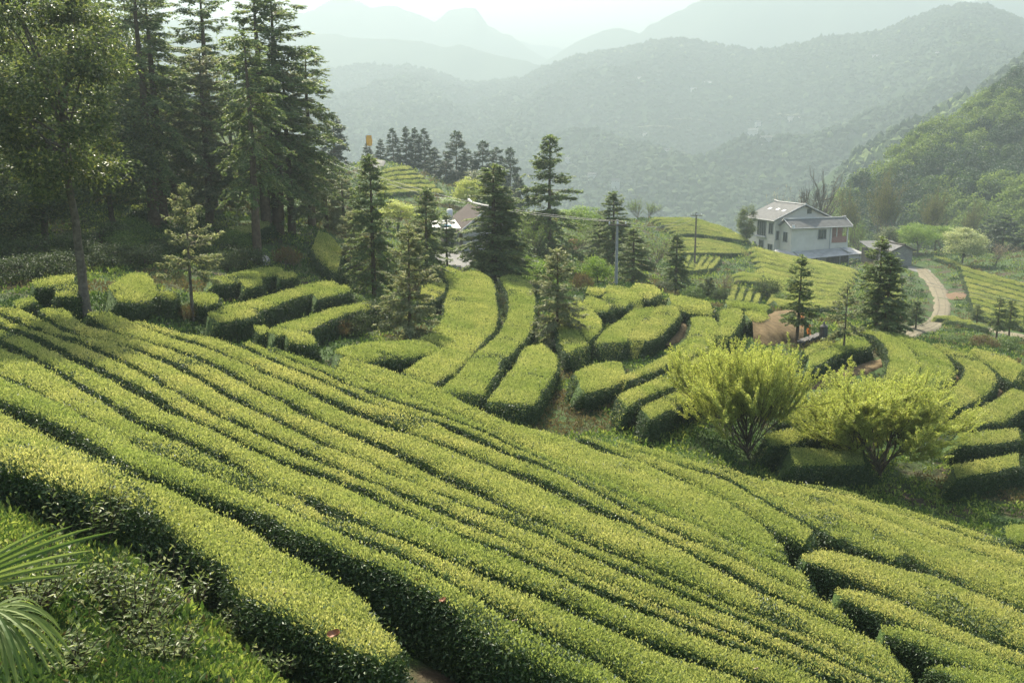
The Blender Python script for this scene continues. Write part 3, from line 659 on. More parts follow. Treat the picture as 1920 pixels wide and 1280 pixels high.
# the nearest row, whose near side shows above the weedy bank
A0F = cast(polyline("-70 744 0 770 34 784 101 817 160 847 237 887 312 912 400 952 475 989 512 1024 562 1049 612 1067 650 1087 680 1108 705 1142 720 1172 742 1200 774 1228"), TOPH, ymax=34)
A0N = cast(polyline("-70 815 0 840 40 850 100 872 170 905 230 935 290 968 330 995 362 1015 402 1044 432 1076 462 1102 482 1122 530 1142 572 1166 630 1194 668 1216 704 1234 756 1240"), TOPH, ymax=34)
hedge(A0F, A0N, .74, "nearest tea hedge row, ending above the weedy bank at the bottom of the slope", "tea rows on the near slope", seed=1, gap=.05)
A1N = cast(lead_out(polyline("-100 722 0 766 34 780 101 813 160 843 237 883 312 908 400 948 475 985 512 1016 562 1038 612 1052 675 1078 725 1100 775 1130 825 1152 862 1188 892 1216 940 1240 1000 1262 1040 1284")), TOPH, ymax=34)
hedge(G3[1], A1N, .85, "tea hedge row with curled orange leaves on it, second from the weedy bank", "tea rows on the near slope", seed=2, gap=GAPW)
for k in range(1, len(G3) - 1):
    hedge(G3[k + 1], G3[k], .8, "tea hedge on the near slope, %s row up from the weedy bank" % ORD[k + 1], "tea rows on the near slope", seed=3 + k, gap=GAPW if k < 8 else .32)
FR_LABELS = ["broad tea hedge along the crest at the middle of the near slope",
 "narrow tea hedge at the near slope's crest, ending in a dark blunt end",
 "thin tea hedge just behind the blunt ended crest row",
 "tea hedge tapering to a point near the right edge of the near slope",
 "wide tea hedge with a dark notch at the right of the near slope",
 "tea hedge behind the notched wide hedge on the near slope",
 "outermost tea hedge on the near slope's rim, below the yellow trees",
 "broad rough tea hedge with a rounded left end, lower right of the near slope",
 "tea hedge with a rounded dark left end below the broad rough hedge",
 "short tea hedge, third of the staggered hedges in the lower right",
 "tea hedge cut off by the bottom right corner of the picture"]
for k, s in enumerate(FIELD_ROWS.split("\n")):
    f, n_ = s.split("|")
    hedge(cast(lead_out(polyline(f)), TOPH, ymax=34), cast(lead_out(polyline(n_)), TOPH, ymax=34), .75, FR_LABELS[k], "tea rows on the near slope", seed=40 + k, gap=.16)
TER_LABELS = """long shaded tea hedge under the tall firs, uppermost of the left terraces
small bright tea hedge block in front of the long shaded hedge under the firs
small tea hedge block right of the bright block under the tall firs
long tea hedge with a rounded left end curving up right on the left terrace
short bulging tea hedge against the front of the long curved left terrace hedge
lumpy tea hedge beside the leafy sapling at the upper end of the left terrace
long lower tea hedge of the left terrace running up to the slender firs
rounded bushy tea hedge at the left end of the lower terrace row
tiny tea hedge stub between the two long left terrace rows
tea hedge block right behind the trunk of the small pale fir
small tea hedge block left of the small pale fir
shaded tea hedge left of the big tree's trunk, the farther of two
lumpy tea hedge close left of the big tree's trunk, the nearer of two
big sloping tea hedge right of the big tree's trunk
short sunlit tea hedge deep in the forest between two dark trunks
long sunlit tea hedge on the forest slope behind the small pale fir
broad bright tea bed on the slope right of the tall fir clump
small shaded tea hedge at the left picture edge above the near slope
long curving tea hedge on the middle terrace, left of the thin dark gap
wide curving tea hedge between the thin gap and the bushy gap
curving tea hedge right of the bushy gap on the middle terrace
tea bed left of the curving hedges behind the slender firs
tea hedge falling steeply below the fir with reddish trunk on the middle terrace
tea hedge at the left foot of the middle terrace, just behind the near slope
smallest tea hedge at the far left top of the right hand mound
tea hedge at the top of the mound, below the concrete pole
squarish tea hedge at the top right corner of the mound
lozenge shaped tea hedge in the middle of the mound's upper group
tea hedge in the front left of the mound's upper group
tea hedge running down the left flank of the mound
lowest left tea hedge on the flank of the mound, behind the pale fir
long tapering tea hedge on the mound, left of its split
long rounded tea hedge on the mound, right of its split
broad low tea bed right of the mound's top corner
tea hedge running down from the low bed right of the mound
bright upright tea hedge nearest the bare earth bank
thin far tea hedge along the back rim of the mound terrace
small rounded tea hedge left of the bare earth bank
long tea hedge falling left behind the first yellow tree
short tea hedge low in the dip left of the first yellow tree
tea hedge low in the dip behind the first yellow tree, upper of two
tea hedge low in the dip behind the first yellow tree, lower of two
small upper tea hedge between the two dark trunks by the stone post
tea hedge below the stone post, curving round the solitary fir
innermost of the curved terrace hedges on the right, around the twin firs
second of the curved terrace hedges on the right, outside the innermost one
third of the curved terrace hedges on the right, above a bare earth gap
fourth of the curved terrace hedges on the right, meeting the picture edge
lowest long curved terrace hedge on the right, below the bare earth gap
tea hedge running left between the two yellow trees
tea hedge half hidden behind the lower twigs of the two yellow trees
dull tea hedge below the curved terraces at the right picture edge, upper of two
tea hedge low between the trunks of the two yellow trees
bright tea hedge end at the right picture edge beside the near slope's corner
dull tea hedge below the curved terraces at the right picture edge, lower of two""".split("\n")
TG = dict(a="tea hedges on the left terraces", b="tea hedges on the middle terrace", c="tea hedges on the round mound", d="tea hedges on the curved right terraces")
for k, s in enumerate(TERRACE.split("\n")):
    kd, s = s[0], s[2:]; f, n_ = s.split("|")
    h = .80
    ym = 34 if k == 17 else 130
    hedge(cast(polyline(f), h, ymax=ym), cast(polyline(n_), h, ymax=ym), h, TER_LABELS[k], TG[kd], seed=80 + k, gap=-.15, leaf=.9, end=.22, p=8)
BL = [("tea row on the hill crest left of the white house, %s from top", "tea rows on the house hill crest"),
      ("tea row across the hill left of the white house, %s below the crest rows", "tea rows left of the white house"),
      ("slanting tea row on the slope below the white house, %s down from the house", "tea rows below the white house"),
      ("short upright tea row below the thin pole, %s from the left", "short tea rows on the hill foot"),
      ("short tea hedge on the hill foot under the slender tree, %s one", "short tea hedges on the hill foot"),
      ("little upright tea row behind the dark bush, %s from the left", "little tea rows behind the dark bush"),
      ("tea row left of the dirt road bend, %s down from the brick shed", "tea rows left of the dirt road"),
      ("tea row on the slope right of the dirt road, %s down from the pale tree", "tea rows right of the dirt road"),
      ("short tea row under the bright green trees right of the road, %s from the top", "tea rows under the bright green trees"),
      ("tea hedge beside the side path right of the road, %s from the top", "tea hedges beside the side path"),
      ("tea terrace row on the far left knoll below the ridge road, %s from the top", "tea rows on the far left knoll")]
for b, s in enumerate(BLOCKS.split("\n")):
    kd, s = s[0], s[2:]; U, V, n_ = s.split("|"); n_ = int(n_)
    U, V = resample(polyline(U), 12), resample(polyline(V), 12)
    for k in range(n_):
        e0, e1 = k / n_, (k + 1) / n_
        far, near = U * (1 - e0) + V * e0, U * (1 - e1) + V * e1
        ymx = 220
        hh = .55
        f3, n3 = cast(far, hh, ymin=60, ymax=ymx), cast(near, hh, ymin=60, ymax=ymx)
        w = np.linalg.norm((f3 - n3)[:, :2], axis=1).mean()
        lab = BL[b][0] % (ORD[k] if k < n_ - 1 else ("lowest" if "from the left" not in BL[b][0] and "one" not in BL[b][0] else "last"))
        lab = lab.replace("lowest from the top", "the lowest").replace("lowest from top", "the lowest").replace("lowest below the crest rows", "the lowest").replace("lowest down from the house", "the lowest").replace("lowest down from the brick shed", "the lowest").replace("lowest down from the pale tree", "the lowest").replace("last from the left", "the rightmost").replace("last one", "second one")
        hedge(f3, n3, hh, lab, BL[b][1], seed=200 + b * 20 + k, gap=min(2.3, w * .5), leaf=.5, dens=.9, p=6)
print("tea leaves", N_LEAF[0])
# ------------------------------------------------------------------ trees
def frame_of(D):
    D = unit(D); ref = np.where(np.abs(D[:, 2:3]) < .9, np.array([[0, 0, 1.]]), np.array([[1., 0, 0]]))
    s = unit(np.cross(D, ref)); return s, np.cross(s, D)
def fir_geo(seed, H, R, clear, whorls, blade, nb=9, droop=.25, thin=1.0, bare=.35, tip=1.0, spray=1.0, pw=.75, hang=.30):
    """trunk and crown of a fir: whorled boughs hung with needle sprays"""
    r = np.random.default_rng(seed); tr, cr = Geo(), Geo()
    zz = np.linspace(0, H, 12)
    bend = np.cumsum(r.normal(0, .012 * H / 12, (12, 2)), 0)
    T = np.c_[bend, zz]; T[0, :2] = 0
    tr.tube(T, H * .0125 * (1 - zz / H) ** .8 + .012, 8)
    axis = lambda z: np.stack([np.interp(z, zz, T[:, 0]), np.interp(z, zz, T[:, 1]), z], -1)
    SP, SD, SL = [], [], []
    z0 = clear * H
    for w in range(whorls):
        t = (w + r.uniform(-.3, .3)) / whorls; t = min(max(t, 0), .985)
        z = z0 + (H - z0) * t
        prof = (1 - t) ** pw * (.72 + .28 * min(1, t / .18)) * tip
        for b in range(r.integers(4, 7)):
            if r.random() > thin: continue
            Lb = R * prof * r.uniform(.55, 1.12) + .12
            a = r.uniform(0, 2 * math.pi); el = math.radians(-18 + 62 * t ** 1.3 + r.normal(0, 13))
            d = np.array([math.cos(a) * math.cos(el), math.sin(a) * math.cos(el), math.sin(el)])
            s = np.linspace(0, 1, 6)[:, None]
            z = min(H * .985, max(z0, z + r.uniform(-.5, .5) * (H - z0) / whorls)); B = axis(z) + d * Lb * s + np.array([0, 0, -1.]) * droop * Lb * s ** 2 * (1 - t) + np.array([0, 0, .10]) * Lb * s ** 4
            tr.tube(B, np.linspace(.012 + .006 * Lb, .006, 6), 3)
            k = max(3, int(Lb / (.085 * spray)))
            f = bare * (1 - t) ** .5 + (1 - bare * (1 - t) ** .5) * r.random(k) ** .8
            f[0] = 1
            pos = np.stack([np.interp(f, s[:, 0], B[:, c]) for c in range(3)], -1)
            bd = unit(B[-1:] - B[:1]); sd = np.cross(bd, [[0, 0, 1.]]); side = r.choice([-1, 1], k)[:, None]
            D = bd * r.uniform(.5, 1.1, (k, 1)) + sd * side * r.uniform(.2, 1.0, (k, 1)) + np.array([0, 0, 1.]) * r.normal(-hang, .34, (k, 1))
            SP.append(pos); SD.append(unit(D)); SL.append((.22 + .10 * Lb) * r.uniform(.7, 1.3, k) * (1.1 - .4 * f) * spray)
    # leader
    SP.append(axis(np.full(5, H * .985))); SD.append(unit(np.c_[r.normal(0, .3, (5, 2)), np.ones(5)])); SL.append(np.full(5, .3 * spray))
    P, D, L = np.concatenate(SP), np.concatenate(SD), np.concatenate(SL)
    P = np.repeat(P, nb, 0); D = np.repeat(D, nb, 0); L = np.repeat(L, nb); k = len(P)
    f = r.uniform(0, 1, k); s, u = frame_of(D); sg = r.choice([-1, 1], k)[:, None]
    bd = unit(D * r.uniform(.5, 1, (k, 1)) + s * sg * r.uniform(.35, .95, (k, 1)) + u * r.normal(0, .45, (k, 1)) + np.array([0, 0, -.06]))
    cr.leaves(P + D * (L * f)[:, None], bd, unit(u + r.normal(0, .35, (k, 3))), blade * r.uniform(.7, 1.3, k) * (1.1 - .35 * f), blade * .34, 0)
    return tr, cr
def broad_geo(seed, H, trunk_h, rx, rz, clumps, per, leaf, lean=0, low=-.55, r0=None, flat=.6, crad=.30, forks=5, shell=.45, nr=.55):
    """a broad-leaved tree: trunk, limbs and a crown of uneven leaf clumps"""
    r = np.random.default_rng(seed); tr, cr = Geo(), Geo()
    r0 = r0 or H * .02
    cz = H - rz; n = 10
    z = np.linspace(0, cz, n); T = np.c_[lean * (z / H) ** 1.3 * H + np.cumsum(r.normal(0, .01 * H, n)), np.cumsum(r.normal(0, .008 * H, n)), z]; T[0, :2] = 0
    tr.tube(T, np.linspace(1, .38, n) ** 1.0 * r0, 9)
    ctr = np.array([T[-1, 0], T[-1, 1], cz])
    d = unit(r.normal(0, 1, (clumps * 3, 3))); d = d[d[:, 2] > low][:clumps]
    rad = r.uniform(shell, 1.0, len(d)) ** .7
    Cn = ctr + d * rad[:, None] * np.array([rx, rx, rz]) * (1 + .18 * fbm(d * 1.7, 2, seed)[:, None])
    nl = min(len(Cn), forks * 5)
    for c in Cn[:nl]:
        h0 = r.uniform(trunk_h, cz * .98) if cz > trunk_h else trunk_h * .8
        p0 = np.array([np.interp(h0, z, T[:, 0]), np.interp(h0, z, T[:, 1]), h0]); s = np.linspace(0, 1, 6)[:, None]
        mid = p0 * .5 + c * .5 + np.array([0, 0, .12 * rz]) + r.normal(0, .05 * rx, 3)
        B = p0 * (1 - s) ** 2 + 2 * mid * s * (1 - s) + c * s ** 2
        tr.tube(B, np.linspace(r0 * .32, .008 + r0 * .03, 6), 5)
    K = len(Cn); cnt = r.poisson(per, K); idx = np.repeat(np.arange(K), cnt); k = len(idx)
    cr_ = crad * rx * r.uniform(.6, 1.3, K)
    off = r.normal(0, .55, (k, 3)) * np.array([1, 1, flat]); P = Cn[idx] + off * cr_[idx, None]
    D = unit(off + np.array([0, 0, -.25]) + r.normal(0, .6, (k, 3)))
    N = unit(unit(P - ctr) * .8 + np.array([0, 0, .7]) + r.normal(0, nr, (k, 3)))
    cr.leaves(P, D, N, leaf * r.uniform(.6, 1.35, k), leaf * .55 * r.uniform(.8, 1.2, k), 0)
    return tr, cr
def twig_geo(seed, H, spread, levels, leaf=0, per=0, fork0=.18, up=.5, r0=None, kids=(5, 4, 4), wob=.12, tuft=.0, seglen=(.55, .42, .3), low=.55, tipup=0.0, spread0=None):
    """an open tree of branching twigs, bare or with small leaves along the twigs"""
    r = np.random.default_rng(seed); tr, cr = Geo(), Geo(); r0 = r0 or H * .018
    LP, LD = [], []
    def grow(p, d, L, rad, lev):
        n = 5; pts = [p]; dd = d
        for i in range(n):
            dd = unit((dd + r.normal(0, wob, 3) + np.array([0, 0, up * .10]))[None])[0]; pts.append(pts[-1] + dd * L / n)
        B = np.array(pts); tr.tube(B, np.linspace(rad, rad * .45, n + 1), 6 if lev == 0 else 4 if lev == 1 else 3)
        if lev >= levels:
            if per:
                f = r.random(per); q = np.stack([np.interp(f, np.linspace(0, 1, n + 1), B[:, c]) for c in range(3)], -1)
                LP.append(q + r.normal(0, tuft, (per, 3))); LD.append(np.repeat(dd[None], per, 0))
            return
        for k in range(kids[min(lev, len(kids) - 1)]):
            f = r.uniform(.35, 1.0) if lev else r.uniform(low, 1.0)
            q = np.array([np.interp(f, np.linspace(0, 1, n + 1), B[:, c]) for c in range(3)])
            a = r.uniform(0, 2 * math.pi); s, u = frame_of(dd[None])
            sp = (spread if lev or not spread0 else spread0) * r.uniform(.6, 1.25)
            nd = unit((dd * math.cos(sp) + (s[0] * math.cos(a) + u[0] * math.sin(a)) * math.sin(sp) + np.array([0, 0, up * .35 + (tipup if lev + 1 == levels else 0)]))[None])[0]
            grow(q, nd, H * seglen[min(lev, len(seglen) - 1)] * r.uniform(.7, 1.2), rad * .55, lev + 1)
    grow(np.zeros(3), np.array([r.normal(0, .05), r.normal(0, .05), 1.]), H * fork0 * 1.6, r0, 0)
    if LP:
        P, D = np.concatenate(LP), np.concatenate(LD); k = len(P)
        cr.leaves(P, unit(D * .5 + r.normal(0, .7, (k, 3)) + np.array([0, 0, .15])), unit(r.normal(0, 1, (k, 3)) + np.array([0, 0, .6])), leaf * r.uniform(.6, 1.4, k), leaf * .5, 0)
    top = max(v[:, 2].max() for v in tr.v + cr.v) if tr.v else H
    return tr, cr, top
PROTO = {}; LEAN = {}
def proto(kind, name, trunk, crown, H, Wd, bark, leafm, cat):
    r = bpy.data.objects.new(name, None); r.empty_display_size = .3
    r["category"] = cat
    t = bpy.data.objects.new("trunk", trunk.mesh("trunk", [M[bark]])); t.parent = r
    ch = [t]
    if crown.v:
        c = bpy.data.objects.new("crown", crown.mesh("crown", [M[leafm]])); c.parent = r; ch.append(c)
    PROTO[kind] = [r, ch, H, Wd, False]
def plant(kind, loc, H, label, group=None, wid=None, rz=None):
    r, ch, H0, W0, used = PROTO[kind]
    s = H / H0; sx = s if wid is None else wid / W0
    rz = random.uniform(0, 6.28) if rz is None else rz
    if used:
        return copy_thing(r, loc, rz, (sx, sx, s), label, group)
    PROTO[kind][4] = True; C.objects.link(r)
    for c in ch: C.objects.link(c)
    r.location = loc; r.rotation_euler = (0, 0, rz); r.scale = (sx, sx, s); r["label"] = label
    if group: r["group"] = group
    return r
def make(kind, fn, bark, leafm, name, cat, Wd=None, **k):
    o = fn(**k)
    H = k['H'] if len(o) == 2 else o[2]
    allv = np.concatenate(o[1].v if o[1].v else o[0].v)
    LEAN[kind] = allv.mean(0)
    Wd = Wd or 2 * np.percentile(np.abs(allv[:, 0]), 97)
    proto(kind, name, o[0], o[1], H, Wd, bark, leafm, cat)
make('fa', fir_geo, 'bark_red', 'fir', 'fir_tree', 'fir', seed=1, H=9, R=2.1, clear=.12, whorls=28, blade=.17, nb=13, hang=.5, bare=.18, droop=.4)
make('fb', fir_geo, 'bark_red', 'fir', 'fir_tree', 'fir', seed=2, H=9, R=1.5, clear=.14, whorls=32, blade=.16, nb=13, droop=.5, hang=.55, bare=.15, pw=.6)
make('fc', fir_geo, 'bark_red', 'fir', 'fir_tree', 'fir', seed=3, H=9, R=1.3, clear=.30, whorls=26, blade=.16, nb=13, thin=.9, hang=.5, bare=.15, pw=.6)
make('fd', fir_geo, 'bark_red', 'fir_pale', 'fir_tree', 'fir', seed=4, H=6, R=1.6, clear=.06, whorls=24, blade=.15, nb=13, droop=.3, hang=.45, bare=.12, pw=.6)
make('fy', fir_geo, 'bark_grey', 'fir_pale', 'fir_tree', 'fir', seed=5, H=4.4, R=1.25, clear=.38, whorls=9, blade=.13, nb=13, droop=.0, thin=.95, bare=.2, spray=.75)
make('ft', fir_geo, 'bark_red', 'fir', 'fir_tree', 'fir', seed=6, H=18, R=2.3, pw=.42, clear=.26, whorls=34, blade=.22, nb=13, droop=.85, hang=.75, thin=.72, spray=1.5)
make('fu', fir_geo, 'bark_red', 'fir', 'fir_tree', 'fir', seed=7, H=18, R=2.0, pw=.42, clear=.38, whorls=32, blade=.22, nb=13, droop=.95, hang=.85, thin=.66, spray=1.5)
make('fp', fir_geo, 'bark_red', 'fir_pale', 'fir_tree', 'fir', seed=8, H=14, R=1.8, pw=.55, clear=.18, whorls=34, blade=.20, nb=13, droop=.6, hang=.6, spray=1.3)
make('ff', fir_geo, 'bark_red', 'fir_far', 'fir_tree', 'fir', seed=9, H=12, R=1.9, clear=.15, whorls=20, blade=.5, nb=6, droop=.3, spray=1.9)
make('fs', fir_geo, 'bark_red', 'fir_far', 'fir_tree', 'fir', seed=10, H=12, R=2.6, clear=.2, whorls=16, blade=.55, nb=7, droop=.3, spray=2.2, tip=1.1)
make('bt', broad_geo, 'bark_grey', 'broad_dark', 'broadleaf_tree', 'tree', seed=11, H=12, trunk_h=4.6, rx=2.25, rz=4.0, clumps=95, per=270, leaf=.15, shell=.6, lean=-.06, r0=.17, crad=.24, low=-.95)
make('bd', broad_geo, 'bark', 'broad_dark', 'broadleaf_tree', 'tree', seed=12, H=10, trunk_h=2.6, rx=3.2, rz=4.2, clumps=85, per=170, leaf=.24, low=-.9)
make('be', broad_geo, 'bark', 'broad_dark', 'broadleaf_tree', 'tree', seed=13, H=10, trunk_h=2.0, rx=2.7, rz=4.4, clumps=70, per=170, leaf=.24, low=-.95)
make('bm', broad_geo, 'bark', 'broad_mid', 'broadleaf_tree', 'tree', seed=14, H=7, trunk_h=1.6, rx=2.4, rz=2.8, clumps=60, per=120, leaf=.20)
make('bb', broad_geo, 'bark_grey', 'broad_bright', 'broadleaf_tree', 'tree', seed=15, H=7, trunk_h=1.6, rx=3.0, rz=2.7, clumps=80, per=110, leaf=.22, crad=.24)
make('by', broad_geo, 'bark_grey', 'yellow', 'broadleaf_tree', 'tree', seed=16, H=7, trunk_h=1.3, rx=2.2, rz=3.1, clumps=70, per=110, leaf=.20, crad=.24)
make('bp', broad_geo, 'bark_grey', 'pale', 'blossoming_tree', 'tree', seed=17, H=9, trunk_h=1.6, rx=3.3, rz=4.0, clumps=110, per=110, leaf=.26, crad=.22)
make('bo', twig_geo, 'bark_grey', 'olive', 'budding_tree', 'tree', seed=18, H=12, spread=.42, levels=3, leaf=.26, per=26, kids=(6, 6, 5), fork0=.2, tuft=.12, r0=.16)
make('bk', twig_geo, 'bark_grey', 'pink', 'blossoming_tree', 'tree', seed=19, H=7, spread=.55, levels=3, leaf=.20, per=8, kids=(5, 6, 5), fork0=.18, tuft=.1)
make('bare', twig_geo, 'bark_grey', 'olive', 'bare_tree', 'tree', seed=20, H=9, spread=.55, levels=4, kids=(5, 4, 4, 4), fork0=.22, r0=.42, seglen=(.42, .32, .2, .13), up=.6, wob=.18)
make('wl', twig_geo, 'bark', 'yellow', 'spring_tree', 'tree', seed=21, H=5, spread=.52, levels=3, leaf=.065, per=165, kids=(24, 8, 7), fork0=.13, r0=.06, seglen=(.50, .34, .24), up=.42, tuft=.028, low=.10, tipup=.35, spread0=.95, wob=.10)
make('wm', twig_geo, 'bark', 'yellow', 'spring_tree', 'tree', seed=27, H=5, spread=.60, levels=3, leaf=.065, per=165, kids=(24, 8, 7), fork0=.13, r0=.055, seglen=(.50, .34, .24), up=.40, tuft=.028, low=.10, tipup=.3, spread0=.98, wob=.10)
make('wg', twig_geo, 'bark_grey', 'broad_bright', 'spring_tree', 'tree', seed=22, H=8, spread=.52, levels=3, leaf=.16, per=16, kids=(6, 6, 5), fork0=.2, up=.75, tuft=.1)
make('sh', broad_geo, 'bark', 'bush_dark', 'bush', 'bush', seed=23, H=1.8, trunk_h=.2, rx=1.3, rz=.9, clumps=46, per=90, leaf=.11, low=-.4, crad=.32)
make('sm', broad_geo, 'bark', 'broad_mid', 'bush', 'bush', seed=24, H=1.8, trunk_h=.2, rx=1.2, rz=.9, clumps=40, per=90, leaf=.11, low=-.4, crad=.32)
make('sb', broad_geo, 'bark', 'broad_bright', 'bush', 'bush', seed=25, H=2.4, trunk_h=.3, rx=1.5, rz=1.2, clumps=40, per=80, leaf=.15, low=-.4, crad=.3)
make('sr', broad_geo, 'bark', 'rust', 'bush', 'bush', seed=26, H=1.2, trunk_h=.1, rx=1.1, rz=.6, clumps=30, per=70, leaf=.10, low=-.3, crad=.34)
make('so', broad_geo, 'bark', 'orange', 'bush', 'bush', seed=28, H=1.1, trunk_h=.2, rx=.32, rz=.45, clumps=12, per=16, leaf=.10, low=-.4, crad=.3)
